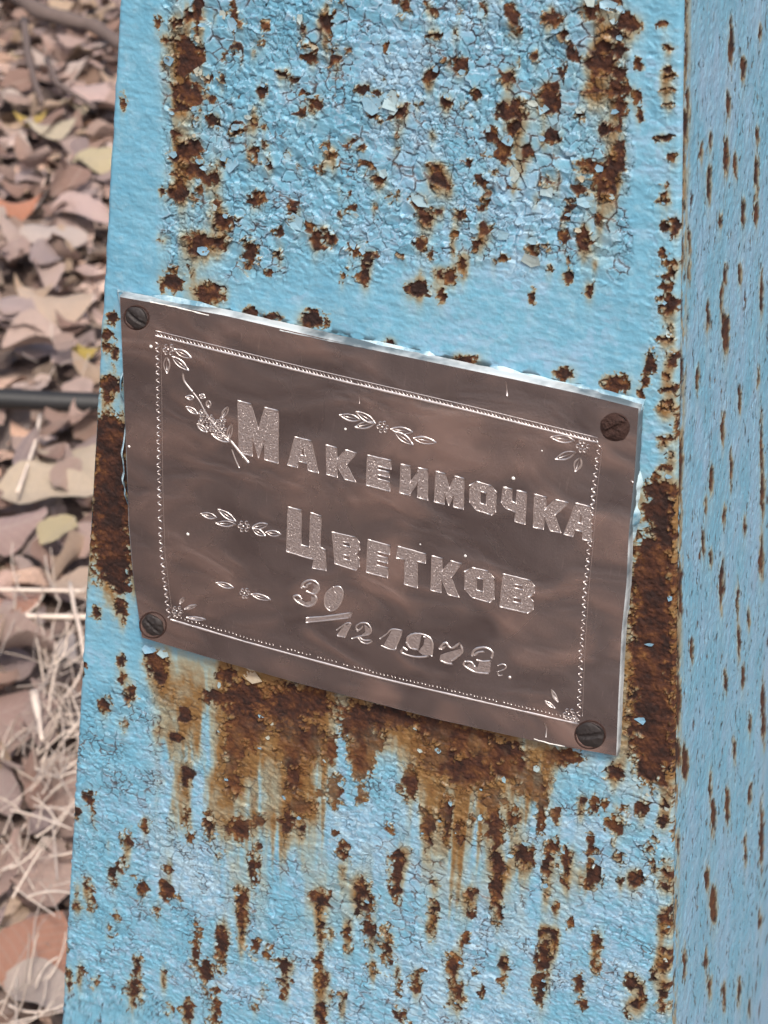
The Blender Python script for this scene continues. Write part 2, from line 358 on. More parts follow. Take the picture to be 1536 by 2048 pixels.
parse = lambda s: [tuple(map(float, b.split())) for b in s.replace('\n', ';').split(';') if b.strip()]
RUST, SIDE_RUST = parse(RUST), parse(SIDE_RUST)
_r = random.Random(5)
RUST = [(a, b, c * (0.86 if c < 22 else 1.0), d * (0.95 if c < 22 else 1.0)) for a, b, c, d in RUST]
RUST += [(1304 + _r.uniform(-3, 3), y, 44, 62) for y in range(1130, 1500, 36)] + [(1319, 985, 27, 30), (1318, 1015, 28, 30), (1322, 1060, 22, 46), (1302, 1520, 34, 44)]
RUST += [(222 + _r.uniform(-4, 4), y, 42, 44) for y in range(872, 1150, 28)]
for (cx, cy, rx, ry) in list(RUST):
    if cy > 1590 and cx < 1250 and rx < 20:                     # low down every patch has run a little
        RUST.append((cx + _r.uniform(-2, 2), cy + ry * _r.uniform(0.8, 1.2), max(4.5, rx * 0.5), ry * _r.uniform(0.7, 1.1)))
for y in range(20, 2040, 23):                                   # short cracks across the folded right edge
    if _r.random() < 0.7: RUST.append((_r.uniform(1326, 1345), y + _r.uniform(-9, 9), _r.uniform(7, 15), _r.uniform(4, 7)))
for _ in range(150):                                            # pinholes
    RUST.append((_r.uniform(340, 1250), _r.uniform(0, 560), _r.uniform(3, 6), _r.uniform(3, 7)))
for _ in range(60):
    RUST.append((_r.uniform(150, 1320), _r.uniform(1580, 2048), _r.uniform(3.5, 5), _r.uniform(6, 11)))

def accumulate(blobs, X, Y, Xe, Ye, stain_len, sw=1.0):
    """rust field (>0 inside a patch) and run-off stain below each patch, evaluated only near the patch"""
    R = np.full(X.shape, -1.0, np.float32); S = np.zeros(X.shape, np.float32)
    ymin, ymax = Y.min(1), Y.max(1)
    for (cx, cy, rx, ry) in blobs:
        tail = stain_len * (0.7 * ry + 10) + 8
        rows = np.where((ymax > cy - 2.2 * ry - 12) & (ymin < cy + tail * 1.6 + 2 * ry + 12))[0]
        if len(rows) == 0: continue
        a, b = rows[0], rows[-1] + 1
        xm = X[(a + b) // 2]; cols = np.where(np.abs(xm - cx) < 3.2 * rx + 40)[0]
        if len(cols) == 0: continue
        c, d = cols[0], cols[-1] + 1
        w = (slice(a, b), slice(c, d))
        dx = (Xe[w] - cx) / rx; dy = (Ye[w] - cy) / ry
        v = (1 - np.sqrt(dx * dx + dy * dy)) * min(1.0, min(rx, ry) / 10.0)
        np.maximum(R[w], v, out=R[w])
        fx = (X[w] - cx) / (rx * 1.15 * sw + 2); fy = (Y[w] - cy)
        s = np.exp(-fx * fx) * np.where(fy > 0, np.exp(-(np.maximum(fy - ry * .3, 0) / tail) ** 1.3), np.exp(-(fy / (ry + 7)) ** 2))
        S[w] = 1 - (1 - S[w]) * (1 - np.clip(s * min(1.0, 0.35 + rx / 26), 0, 1))
    return R, S

# ------------------------------------------------------------------ front panel
def dense_rows():
    s, tt = face_st(np.array([768.0, 768.0]), np.array([-90.0, 2140.0]))
    top, bot = tt[0], tt[1]
    step = 0.00028
    mid = np.arange(bot, top, step)
    def grow(a, b, sg):
        out = []; d = step; x = a
        while (b - x) * sg > 0:
            d = min(d * 1.06, 0.004); x += d * sg; out.append(x)
        out[-1] = b
        return np.array(out)
    return np.concatenate((grow(bot, T0, -1)[::-1], mid, grow(top, T1, 1)))
TR_ = dense_rows()
NC = 620
uu = np.linspace(0, 1, NC)
Tg = TR_[:, None] * np.ones(NC)[None, :]
sl = LA + LB * TR_; sr = RA + RB * TR_
Sg = sl[:, None] + (sr - sl)[:, None] * uu[None, :]
P0 = PC + Sg[..., None] * M_ + Tg[..., None] * ET
PX, PY = project(P0)
A_ = (Sg * S_MM).astype(np.float64); B_ = (-Tg * S_MM).astype(np.float64)

def window(x, a, b, f): return sstep(a - f, a + f, x) * (1 - sstep(b - f, b + f, x))
# how loose the paint is: strongly alligatored above the plaque, tighter elsewhere, smooth along the left fold
jx = (fbm(A_ / 55, B_ / 55, 34, 3) - 0.5) * 60
flaky = np.maximum(window(PX + jx * 0.5, 325, 1262, 16) * (1 - sstep(420, 650, PY + 1.6 * jx)), 0.56 * sstep(1290, 1420, PY))
flaky = np.maximum(flaky, 0.35 * window(PX, 1290, 1365, 12))
flaky = np.maximum(flaky, 0.10)
flaky = flaky * (0.55 + 0.75 * fbm(A_ / 60, B_ / 60, 31, 3))
flaky = np.clip(flaky, 0, 1.15).astype(np.float32)
wx = (fbm(A_ / 17, B_ / 17, 1, 3) - 0.5) * 15; wy = (fbm(A_ / 17, B_ / 17, 2, 3) - 0.5) * 15
f1, f2, vx, vy = voronoi((A_ + wx) / 27, (B_ + wy) / 23, 4)
g1, g2, ux, uy = voronoi((A_ + 0.7 * wx) / 13.5, (B_ + 0.7 * wy) / 12, 9)
ddx = vx * 27 - A_ - wx; ddy = vy * 23 - B_ - wy            # towards the centre of its own chip
k1, k2, zx, zy = voronoi((A_ + wx) / 16, (B_ + wy) / 14.5, 6)
mfine = fbm(A_ / 75, B_ / 75, 33, 2) + 0.25 * (_hash(np.floor(A_ / 45).astype(np.int64), np.floor(B_ / 45).astype(np.int64), 2) - 0.5) > 0.50
f1 = np.where(mfine, k1, f1); f2 = np.where(mfine, k2, f2); ddx = np.where(mfine, zx * 16 - A_ - wx, ddx); ddy = np.where(mfine, zy * 14.5 - B_ - wy, ddy)
vx = np.where(mfine, zx + 5000, vx); vy = np.where(mfine, zy + 5000, vy)
edx = ux * 13.5 - A_ - .7 * wx; edy = uy * 12 - B_ - .7 * wy
loose = sstep(0.1, 0.6, flaky)
Xe = PX + ddx * (0.25 + 0.4 * loose) + edx * 0.25 + wx * 0.35; Ye = PY + ddy * (0.25 + 0.35 * loose) + edy * 0.2 + wy * 0.35
Rf, St = accumulate(RUST, PX, PY, Xe.astype(np.float32), Ye.astype(np.float32), 1.0)
low = sstep(1500, 1700, PY)
rn = fbm(A_ / 9, B_ / (9 + 7 * low), 21, 3)
cellr = _hash(np.round(ux * 50).astype(np.int64), np.round(uy * 50).astype(np.int64), 77)
spike = (1 - sstep(0.0, 0.16, f2 - f1)) * 0.30 + (1 - sstep(0.0, 0.2, g2 - g1)) * 0.16
island = sstep(0.64, 0.74, fbm(A_ / 8, B_ / 10, 23, 2)) * 0.45
Rf = Rf + (rn - 0.5) * 0.60 + (cellr - 0.5) * 0.40 - 0.02 + spike * sstep(-0.6, -0.1, Rf) - island * (1 - sstep(0.15, 0.5, Rf))
# beyond the picture the same wear goes on at random
outside = 1 - window(PY, -70, 2120, 30)
Rf = np.maximum(Rf, np.where(outside > 0.02, (fbm(A_ / 26, B_ / 44, 51, 3) - 0.67) * 3.0 * outside - (1 - outside), -1))
rust = sstep(-0.02, 0.10, Rf)
seam = (1 - sstep(0.03, 0.14, f2 - f1)) * sstep(0.35, 0.6, flaky) * sstep(0.56, 0.66, fbm(A_ / 38, B_ / 38, 47, 2)) * 0.75   # rust weeping out of cracks
seam_only = np.maximum(seam - rust, 0)
rust = np.maximum(rust, seam)
# cracks between the chips
e1 = f2 - f1; e2 = g2 - g1
crack1 = (1 - sstep(0.03, 0.13, e1)) * sstep(0.22, 0.6, flaky) * (0.25 + 0.75 * sstep(0.35, 0.6, fbm(A_ / 24, B_ / 24, 44, 2)))
crack2 = (1 - sstep(0.02, 0.15, e2)) * sstep(0.12, 0.9, flaky) * sstep(0.42, 0.62, fbm(A_ / 45, B_ / 45, 41, 2))
crack = np.maximum(crack1, crack2 * 0.8)
near = sstep(-0.45, -0.02, Rf)
# height of the paint film, metres
px_m = 1 / S_MM
r1 = _hash(np.round(vx * 60).astype(np.int64), np.round(vy * 60).astype(np.int64), 3) - 0.5
r2 = _hash(np.round(vx * 60).astype(np.int64), np.round(vy * 60).astype(np.int64), 8) - 0.5
r3 = _hash(np.round(vx * 60).astype(np.int64), np.round(vy * 60).astype(np.int64), 13)
q1 = _hash(np.round(ux * 60).astype(np.int64), np.round(uy * 60).astype(np.int64), 14) - 0.5
q2 = _hash(np.round(ux * 60).astype(np.int64), np.round(uy * 60).astype(np.int64), 15) - 0.5
soft_zone = window(PY, 1455, 1640, 50) * window(PX, 425, 1110, 20)
rust = rust * (1 - 0.45 * soft_zone * sstep(0.36, 0.60, fbm(A_ / 30, B_ / 55, 85, 3)))
core = sstep(0.02, 0.45, Rf + (rn - 0.5) * 0.5) * (1 - 0.5 * soft_zone)
rim = sstep(-0.22, -0.03, Rf) * (1 - rust)
big = sstep(0.30, 0.75, flaky)
hgt = (ddx * r1 * 1.2 + ddy * (r2 * 1.1 + 0.36)) * 0.058e-3 * big * (1.0 + 0.6 * near)      # every chip tilts its own way, lower rim proud
hgt += (r3 - 0.5) * 0.50e-3 * big * (1 + 0.6 * near)
hgt += (edx * q1 + edy * (q2 + 0.3)) * 0.050e-3 * sstep(0.10, 0.5, flaky) * (1 - 0.6 * big)
hgt += (0.22 - np.minimum(e1, 0.22)) * 1.1e-3 * big * r3                  # chips dished, rims up
hgt += (0.3 - np.minimum(e2, 0.3)) * 0.45e-3 * (1 - big) * (0.15 + flaky) * (0.3 + q1 + 0.5)
hgt += rim * (0.12e-3 + 0.60e-3 * r3 * sstep(0.1, 0.7, flaky))          # lifted rim around a rust patch
calm = 0.75 - 0.40 * sstep(0.3, 0.75, flaky)
hgt += ((fbm(A_ / 6.5, B_ / 5.5, 61, 2) - 0.5) * 0.17e-3 + (fbm(A_ / 14, B_ / 11, 63, 2) - 0.5) * 0.16e-3) * calm + (fbm(A_ / 60, B_ / 40, 62, 3) - 0.5) * 0.5e-3 + (fbm(A_ / 34, B_ / 7, 64, 3) - 0.5) * 0.20e-3 * (1 - big) * (1 - 0.8 * low)
hgt -= crack * (0.30e-3 * (0.4 + flaky))
pit = (fbm(A_ / 5, B_ / 5, 71, 2) - 0.5) * 0.55e-3 + (fbm(A_ / 18, B_ / 18, 72, 2) - 0.5) * 0.7e-3
hgt = hgt * (1 - rust) + rust * (-0.42e-3 + pit)
# run-off stains: traced tails plus the broad wash below the plaque
streak = fbm(A_ / 26, B_ / 190, 81, 4)
wash = window(PX, 318, 1115, 40) * window(PY, 1300, 1660, 110)
clean = np.clip(np.exp(-((PX - 742) / 62) ** 2 - ((PY - 1600) / 95) ** 2) * 1.7 + np.exp(-((PX - 686) / 16) ** 2 - ((PY - 1490) / 55) ** 2), 0, 1)
wash = wash * (1 - clean) * sstep(0.28, 0.62, streak + 0.25 * (1500 - PY) / 300)
run = lambda x0, x1, yend, soft: window(PX, x0, x1, 14) * (1 - sstep(yend - soft, yend + soft, PY + (fbm(A_ / 17, B_ / 900, 87, 2) - 0.5) * 430 + (streak - 0.5) * 120)) * sstep(1290, 1330, PY)
wash_cols = np.maximum.reduce([run(428, 680, 1590, 90), run(690, 772, 1510, 50), run(772, 850, 1460, 40), run(845, 1012, 1640, 90), run(1000, 1105, 1580, 50), 0.6 * run(330, 440, 1480, 120)])
wash = np.maximum(wash * 0.8, wash_cols * (0.62 + 0.5 * streak)) * (1 - 0.9 * clean)
wash2 = window(PX, 320, 1150, 60) * window(PY, 1650, 1850, 120) * sstep(0.35, 0.65, streak) * 0.26
wash3 = np.maximum(window(PX, 335, 430, 25), window(PX, 1150, 1250, 25)) * window(PY, -90, 540, 40) * 0.16
stain = 1 - (1 - St * (0.22 + 0.62 * sstep(0.25, 0.75, streak + 0.25 * (rn - 0.5)))) * (1 - (0.80 * wash * (0.55 + 0.7 * fbm(A_ / 30, B_ / 60, 83, 3)))) * (1 - wash2) * (1 - wash3 * sstep(.3, .6, streak))
stain = stain * (1 - 0.8 * clean)
stain = np.clip(np.maximum(np.maximum(stain * 0.92, 0.55 * sstep(-0.14, -0.01, Rf)), near * (0.06 + 0.42 * sstep(0.3, 0.7, fbm(A_ / 40, B_ / 60, 89, 2)))), 0, 1)
grey = window(PX, 300, 1130, 80) * sstep(1560, 1700, PY) * 0.13
tone = np.clip(0.5 * (fbm(A_ / 24, B_ / 13, 97, 3) - 0.5) + grey + 0.02 + 0.75 * fbm(A_ / 110, B_ / 80, 91, 3) + 0.35 * sstep(420, 900, PX) * 0.6 + 0.25 * (cellr - 0.5) + 0.25 * window(PX, 280, 470, 60) * window(PY, 1400, 1800, 80), 0, 1)
crack_c = crack * (0.62 + 0.38 * near)
edge_highlight = sstep(0.10, 0.15, e1) * (1 - sstep(0.18, 0.30, e1)) * big * (0.3 + 0.7 * r3)  # bright chip rims: highlight painted into the paint tone
top_y = np.interp(PX, [240, 445, 751, 1027, 1155, 1278], [594, 630, 700, 757, 785, 816]) - 16
grime = np.exp(-((PY - top_y) / 9) ** 2) * sstep(0.50, 0.62, fbm(A_ / 22, B_ / 8, 95, 3)) * window(PX, 420, 1260, 20)  # patchy dark grime and shadow painted along the plaque's top edge
crack_c = np.maximum(crack_c, grime * 0.95)
tone = np.clip(tone + 0.75 * edge_highlight + 0.16 * low * sstep(0.50, 0.70, fbm(A_ / 11, B_ / 12, 98, 3)) + 0.5 * rim * sstep(0.2, 0.6, flaky), 0, 1)
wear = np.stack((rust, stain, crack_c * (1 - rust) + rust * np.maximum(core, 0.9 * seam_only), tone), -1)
# folded edges
RAD = 0.0013
wob = (fbm(B_ / 30, B_ * 0 + 3.3, 5, 3) - 0.5) * 0.0006
dl = np.maximum(Sg - sl[:, None], 0); dr = np.maximum(sr[:, None] - Sg, 0)
rnd = lambda d: np.where(d < RAD, RAD - np.sqrt(np.maximum(RAD ** 2 - (RAD - np.minimum(d, RAD)) ** 2, 0)), 0)
hgt = hgt - rnd(dl) - rnd(dr)
lat = wob * np.exp(-dl / 0.003)
P = P0 + hgt[..., None] * N_ + lat[..., None] * M_
base_c = PC + 0.5 * ((LA + LB * T0) + (RA + RB * T0)) * M_ + T0 * ET - 0.085 * NH
post = empty('memorial_post', (float(base_c[0]), float(base_c[1]), 0.0))
tag(post, 'tapering sky blue metal memorial post with flaking paint and rust patches', 'monument')
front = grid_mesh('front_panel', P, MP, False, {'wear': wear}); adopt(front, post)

# ------------------------------------------------------------------ right side panel (depth runs away from the front)
DEP = 0.175
taper_b = lambda t: DEP * (1.0 - 0.42 * (t - T0))           # the post narrows upwards in depth too
dcol = np.concatenate((np.arange(0, 0.12, 0.00048), 0.12 + np.geomspace(0.0008, DEP - 0.12, 36)))
dcol = dcol / dcol[-1]
rows2 = TR_[::2] if len(TR_) % 2 else np.append(TR_[::2], TR_[-1])
T2 = rows2[:, None] * np.ones(len(dcol))[None, :]
D2 = dcol[None, :] * taper_b(rows2)[:, None]
E0 = PC + (RA + RB * rows2)[:, None] * M_ + rows2[:, None] * ET - RAD * N_
Q0 = E0[:, None, :] + D2[..., None] * (-NH) - (0.16 * D2 * 0)[..., None] * M_
NS = np.cross(-NH, ET + RB * M_); NS = NS / np.linalg.norm(NS)
if np.dot(NS, M_) < 0: NS = -NS
QX, QY = project(Q0)
A2 = D2 * S_MM; B2 = -T2 * S_MM
w2x = (fbm(A2 / 16, B2 / 26, 101, 3) - 0.5); w2y = (fbm(A2 / 16, B2 / 26, 102, 3) - 0.5)
Rs, Ss = accumulate([(a, b, max(3.0, c * .8), d * 1.12) for a, b, c, d in SIDE_RUST], QX, QY, (QX + w2x * 9).astype(np.float32), (QY + w2y * 30).astype(np.float32), 1.3)
Rs = Rs * 1.9 + 0.05 + (fbm(A2 / 8, B2 / 16, 103, 3) - 0.5) * 0.7
off2 = np.maximum(sstep(1525, 1550, QX), 1 - window(QY, -70, 2120, 30))
Rs = np.maximum(Rs, np.where(off2 > 0.02, (fbm(A2 / 22, B2 / 75, 104, 3) - 0.66) * 5.0 * off2 - (1 - off2), -1))
fine_pit = np.maximum((fbm(A2 / 7, B2 / 24, 105, 2) - 0.775) * 8, (fbm(A2 / 10, B2 / 30, 111, 3) - 0.56) * 4 - 1.6 * sstep(0.001, 0.006, D2))
Rs = np.maximum(Rs, fine_pit)
rust2 = sstep(-0.02, 0.16, Rs); near2 = sstep(-0.3, 0.0, Rs)
st2 = np.clip(Ss * 0.55 * (0.4 + fbm(A2 / 10, B2 / 120, 106, 2)) + near2 * 0.18 + 0.35 * sstep(1540, 1500, QX) * 0 , 0, 1)
edge_worn = np.exp(-(D2 / 0.006) ** 2) * sstep(0.38, 0.58, fbm(A2 / 12, B2 / 50, 110, 3)) * 0.5
st2 = np.maximum(st2, edge_worn)
h2 = (fbm(A2 / 8, B2 / 8, 107, 3) - 0.5) * 0.45e-3 + (fbm(A2 / 40, B2 / 70, 108, 3) - 0.5) * 0.5e-3
h2 = h2 + near2 * (1 - rust2) * 0.15e-3 - rust2 * 0.45e-3
tone2 = np.clip(0.40 + 0.7 * (fbm(A2 / 60, B2 / 90, 109, 3) - 0.5) + 0.2, 0, 1)
Q = Q0 + h2[..., None] * NS
side = grid_mesh('side_panel', Q, MP, False, {'wear': np.stack((rust2, st2, rust2 * 0.7, tone2), -1)}); adopt(side, post)

# left and back panels and the cap close the post
def plain_panel(name, c00, c10, c11, c01, nr=90, nc=24, seed=0):
    a = np.linspace(0, 1, nr)[:, None, None]; b = np.linspace(0, 1, nc)[None, :, None]
    G = (1 - a) * ((1 - b) * c00 + b * c10) + a * ((1 - b) * c01 + b * c11)
    L = np.linalg.norm(c01 - c00)
    aa = a[..., 0] * L * S_MM + 0 * b[..., 0]; bb = b[..., 0] * 1150 + 0 * a[..., 0]
    ru = sstep(0.0, 0.12, (fbm(bb / 26, aa / 60, seed, 3) - 0.62) * 3)
    return grid_mesh(name, G, MP, False, {'wear': np.stack((ru, 0.4 * sstep(.5, .7, fbm(bb / 20, aa / 150, seed + 3, 2)), ru * 0, 0.3 + 0.5 * fbm(bb / 90, aa / 90, seed + 6, 2)), -1)})
def corner(t, rightside, back):
    e = (RA + RB * t) if rightside else (LA + LB * t)
    p = PC + e * M_ + t * ET - RAD * N_
    return p - (taper_b(t) if back else 0.0) * NH
fl0, fl1 = corner(T0, False, False), corner(T1, False, False); bl0, bl1 = corner(T0, False, True), corner(T1, False, True)
fr1 = corner(T1, True, False); br0, br1 = corner(T0, True, True), corner(T1, True, True)
adopt(plain_panel('side_panel', bl0, fl0, fl1, bl1, seed=201), post)
adopt(plain_panel('back_panel', br0, bl0, bl1, br1, seed=211), post)
apex = (fl1 + fr1 + bl1 + br1) / 4 + np.array((0, 0, 0.045))
capo = mesh_obj('cap', [fl1 + (fl1 - apex) * .04, fr1 + (fr1 - apex) * .04, br1 + (br1 - apex) * .04, bl1 + (bl1 - apex) * .04, apex],
                [(0, 1, 4), (1, 2, 4), (2, 3, 4), (3, 0, 4), (3, 2, 1, 0)], mat_simple('blue_cap_paint', (0.13, 0.335, 0.5), 0.45), None, False)
adopt(capo, post)

# ------------------------------------------------------------------ loose curled paint chips on the front panel
vis = (PX > 190) & (PX < 1345) & (PY > -40) & (PY < 2090) & (Rf < 0.0) & (Rf > -0.30)
covered = (PX > 225) & (PX < 1300) & (PY > 560 + 0.22 * (PX - 240)) & (PY < 1300 + 0.24 * (PX - 280))
cand = np.argwhere(vis & ~covered & (flaky > 0.14))
wgt = flaky[cand[:, 0], cand[:, 1]] ** 1.2; wgt = wgt / wgt.sum()
pick = cand[rng.choice(len(cand), 900, replace=False, p=wgt)]
chips = []
for (i, j) in pick:
    x, y = PX[i, j], PY[i, j]
    if all((x - a) ** 2 + (y - b) ** 2 > 18 ** 2 for a, b, _, _ in chips):
        chips.append((x, y, random.uniform(5, 11) * (0.45 + 0.6 * flaky[i, j]), (i, j)))
    if len(chips) >= 190: break
hero = [(839, 397, 20), (1065, 520, 20), (500, 1350, 25), (1000, 470, 16), (1174, 402, 18), (590, 445, 16), (1212, 8, 18), (300, 1296, 16),
        (326, 1303, 14), (1030, 350, 14), (744, 205, 16), (1094, 380, 13), (405, 500, 15), (462, 330, 14), (785, 205, 16), (1280, 1440, 11), (1300, 1290, 8)]
for (x, y, r) in hero:
    d2 = (PX - x) ** 2 + (PY - y) ** 2; k = np.unravel_index(np.argmin(d2), d2.shape); chips.append((x, y, r, k))
for n_, (x, y, r, (i, j)) in enumerate(chips):
    k = random.randint(5, 7); a0 = random.uniform(0, 6.28)
    curl_dir = random.uniform(-2.4, -0.7) if random.random() < 0.7 else random.uniform(0, 6.28)
    rr = [r * random.uniform(0.55, 1.25) for _ in range(k)]
    asp = random.uniform(0.55, 1.2)
    lift = random.uniform(0.08, 0.42) * (1.5 if n_ >= len(chips) - len(hero) else 1.0)
    vs_ = []; fs_ = []
    for ring, q in enumerate((0.0, 0.5, 1.0)):
        for m in range(k if q else 1):
            ang = a0 + 6.2832 * m / k
            ax, ay = rr[m] * q * math.cos(ang), rr[m] * q * math.sin(ang) * asp
            along = (ax * math.cos(curl_dir) + ay * math.sin(curl_dir)) / r
            h = 0.02e-3 + lift * r * px_m * max(0, along + 0.25) ** 1.6 + 0.03 * r * px_m * math.sin(ang * 3 + n_)
            vs_.append((ax * px_m, ay * px_m, h))
    for m in range(k):
        m2 = (m + 1) % k
        fs_.append((0, 1 + m, 1 + m2)); fs_.append((1 + m, 1 + k + m, 1 + k + m2, 1 + m2))
    nv = len(vs_)                                                # real thickness: a second skin below the first
    vs_ += [(a, b, c - 0.06e-3) for a, b, c in vs_]
    fs_ += [tuple(nv + q for q in reversed(f)) for f in list(fs_)]
    fs_ += [(1 + k + m, nv + 1 + k + m, nv + 1 + k + (m + 1) % k, 1 + k + (m + 1) % k) for m in range(k)]
    o3 = P0[i, j] + max(hgt[i, j], -0.2e-3) * N_
    V = [o3 + a * M_ + b * ET + c * N_ for a, b, c in vs_]
    ch = mesh_obj('paint_flake', V, fs_, M_cream if (x, y) == (500, 1350) else MF, None, False); adopt(ch, front)

# ------------------------------------------------------------------ plaque
TOP = [(240, 594), (445, 630), (751, 700), (1027, 757), (1155, 785), (1278, 816)]
RGT = [(1278, 816), (1270, 944), (1258, 1070), (1254, 1163), (1244, 1261), (1239, 1363), (1231, 1514)]
BOT = [(284, 1275), (412, 1313), (608, 1368), (878, 1438), (1060, 1479), (1231, 1514)]
LFT = [(240, 594), (248, 780), (255, 960), (258, 1049), (267, 1155), (276, 1218), (284, 1275)]
def polyat(pl, t):
    pl = np.array(pl, float); d = np.r_[0, np.cumsum(np.linalg.norm(np.diff(pl, axis=0), axis=1))]; d /= d[-1]
    return np.stack((np.interp(t, d, pl[:, 0]), np.interp(t, d, pl[:, 1])), -1)
OFF = 0.0031                                    # the plate's face stands this far in front of the panel
PLP = PC + OFF * N_
def plate_pt(px, py, h=0.0):
    px = np.asarray(px, float); py = np.asarray(py, float)
    p = on_plane(px, py, PLP, N_)
    bend = 0.0005 * np.sin((px - 300) / 420.0) * np.sin((py - 500) / 330.0) - 0.0006 * np.exp(-((px - 1225) / 60) ** 2 - ((py - 1500) / 60) ** 2)
    # pushed along the panel normal, the same for everything that sits on the plate
    return p + (bend + h)[..., None] * N_
tt = np.linspace(0, 1, 61); ss = np.linspace(0, 1, 43)
Ct, Cb = polyat(TOP, tt), polyat(BOT, tt); Cl, Cr = polyat(LFT, ss), polyat(RGT, ss)
t_, s_ = tt[None, :, None], ss[:, None, None]
coons = (1 - s_) * Ct[None] + s_ * Cb[None] + (1 - t_) * Cl[:, None] + t_ * Cr[:, None] - \
    ((1 - s_) * (1 - t_) * Ct[0] + (1 - s_) * t_ * Ct[-1] + s_ * (1 - t_) * Cb[0] + s_ * t_ * Cb[-1])
PP = plate_pt(coons[..., 0], coons[..., 1])
plaque = empty('memorial_plaque', tuple(map(float, PP.mean((0, 1)))))
tag(plaque, 'tarnished brown metal plaque engraved with names, a date and flowers, screwed to the blue post', 'plaque')
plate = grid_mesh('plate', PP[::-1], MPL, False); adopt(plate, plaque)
# rim: rounded front edge, then back towards the panel
bd = [PP[0, i] for i in range(61)] + [PP[i, -1] for i in range(1, 43)] + [PP[-1, i] for i in range(59, -1, -1)] + [PP[i, 0] for i in range(41, 0, -1)]
bd = np.array(bd); cen = bd.mean(0); nb = len(bd)
outd = bd - cen; outd /= np.linalg.norm(outd, axis=1)[:, None]
rim = []
for dep, o_ in ((0.0, 0.0), (0.00025, 0.0003), (0.0010, 0.0004), (0.0020, 0.0004), (OFF - 0.0002, 0.0005)):
    rim.append(bd + outd * o_ - dep * N_ + (rng.normal(0, 0.00006, (nb, 1)) * outd if dep > 0.0005 else 0))
rv = np.concatenate(rim)
rf = [(a * nb + i, a * nb + (i + 1) % nb, (a + 1) * nb + (i + 1) % nb, (a + 1) * nb + i) for a in range(4) for i in range(nb)]
adopt(mesh_obj('plate_edge', rv, rf, M_edge), plaque)

# letters: polygons in photograph pixels, filled slab with a raised bright outline
def tube_pts(pts, r, closed=False, h=0.0, seg=5):
    """half-round wire lying on the plate along pixel points"""
    pts = np.array(pts, float); C3 = plate_pt(pts[:, 0], pts[:, 1], np.full(len(pts), h))
    n = len(C3); V = []; Fc = []
    rad = np.full(n, r) if np.isscalar(r) else np.asarray(r)
    for i in range(n):
        a = C3[i - 1] if (i > 0 or closed) else C3[i]; b = C3[(i + 1) % n] if (i < n - 1 or closed) else C3[i]
        d = b - a; d = d / (np.linalg.norm(d) + 1e-12)
        sd = np.cross(d, N_)
        for k in range(seg):
            th = math.pi * k / (seg - 1)
            V.append(C3[i] + rad[i] * (math.cos(th) * sd + math.sin(th) * 0.75 * N_) - 0.00003 * N_)
    m = n if closed else n - 1
    for i in range(m):
        j = (i + 1) % n
        for k in range(seg - 1):
            Fc.append((i * seg + k, i * seg + k + 1, j * seg + k + 1, j * seg + k))
    if not closed:
        Fc.append(tuple(range(seg))); Fc.append(tuple((n - 1) * seg + k for k in reversed(range(seg))))
    return V, Fc
def densify(pl, closed, step=7.0, jit=0.25):
    out = []; n = len(pl)
    for i in range(n if closed else n - 1):
        a, b = pl[i], pl[(i + 1) % n]; L = math.hypot(b[0] - a[0], b[1] - a[1]); k = max(1, int(L / step))
        for q in range(k):
            out.append((a[0] + (b[0] - a[0]) * q / k + random.uniform(-jit, jit), a[1] + (b[1] - a[1]) * q / k + random.uniform(-jit, jit)))
    if not closed: out.append(tuple(pl[-1]))
    return out
class Bag:
    def __init__(s): s.v = []; s.f = []; s.m = []
    def add(s, V, Fc, mi=0):
        o = len(s.v); s.v += list(V); s.f += [tuple(o + i for i in f) for f in Fc]; s.m += [mi] * len(Fc)
    def tube(s, pts, r, closed=False, h=0.0, mi=0): s.add(*tube_pts(pts, r, closed, h), mi)
    def build(s, name, mats, parent, label=None):
        o = mesh_obj(name, s.v, s.f, mats[0])
        for m in mats[1:]: o.data.materials.append(m)
        o.data.polygons.foreach_set('material_index', s.m); adopt(o, parent)
        if label: o['label'] = label
        return o
from mathutils.geometry import tessellate_polygon
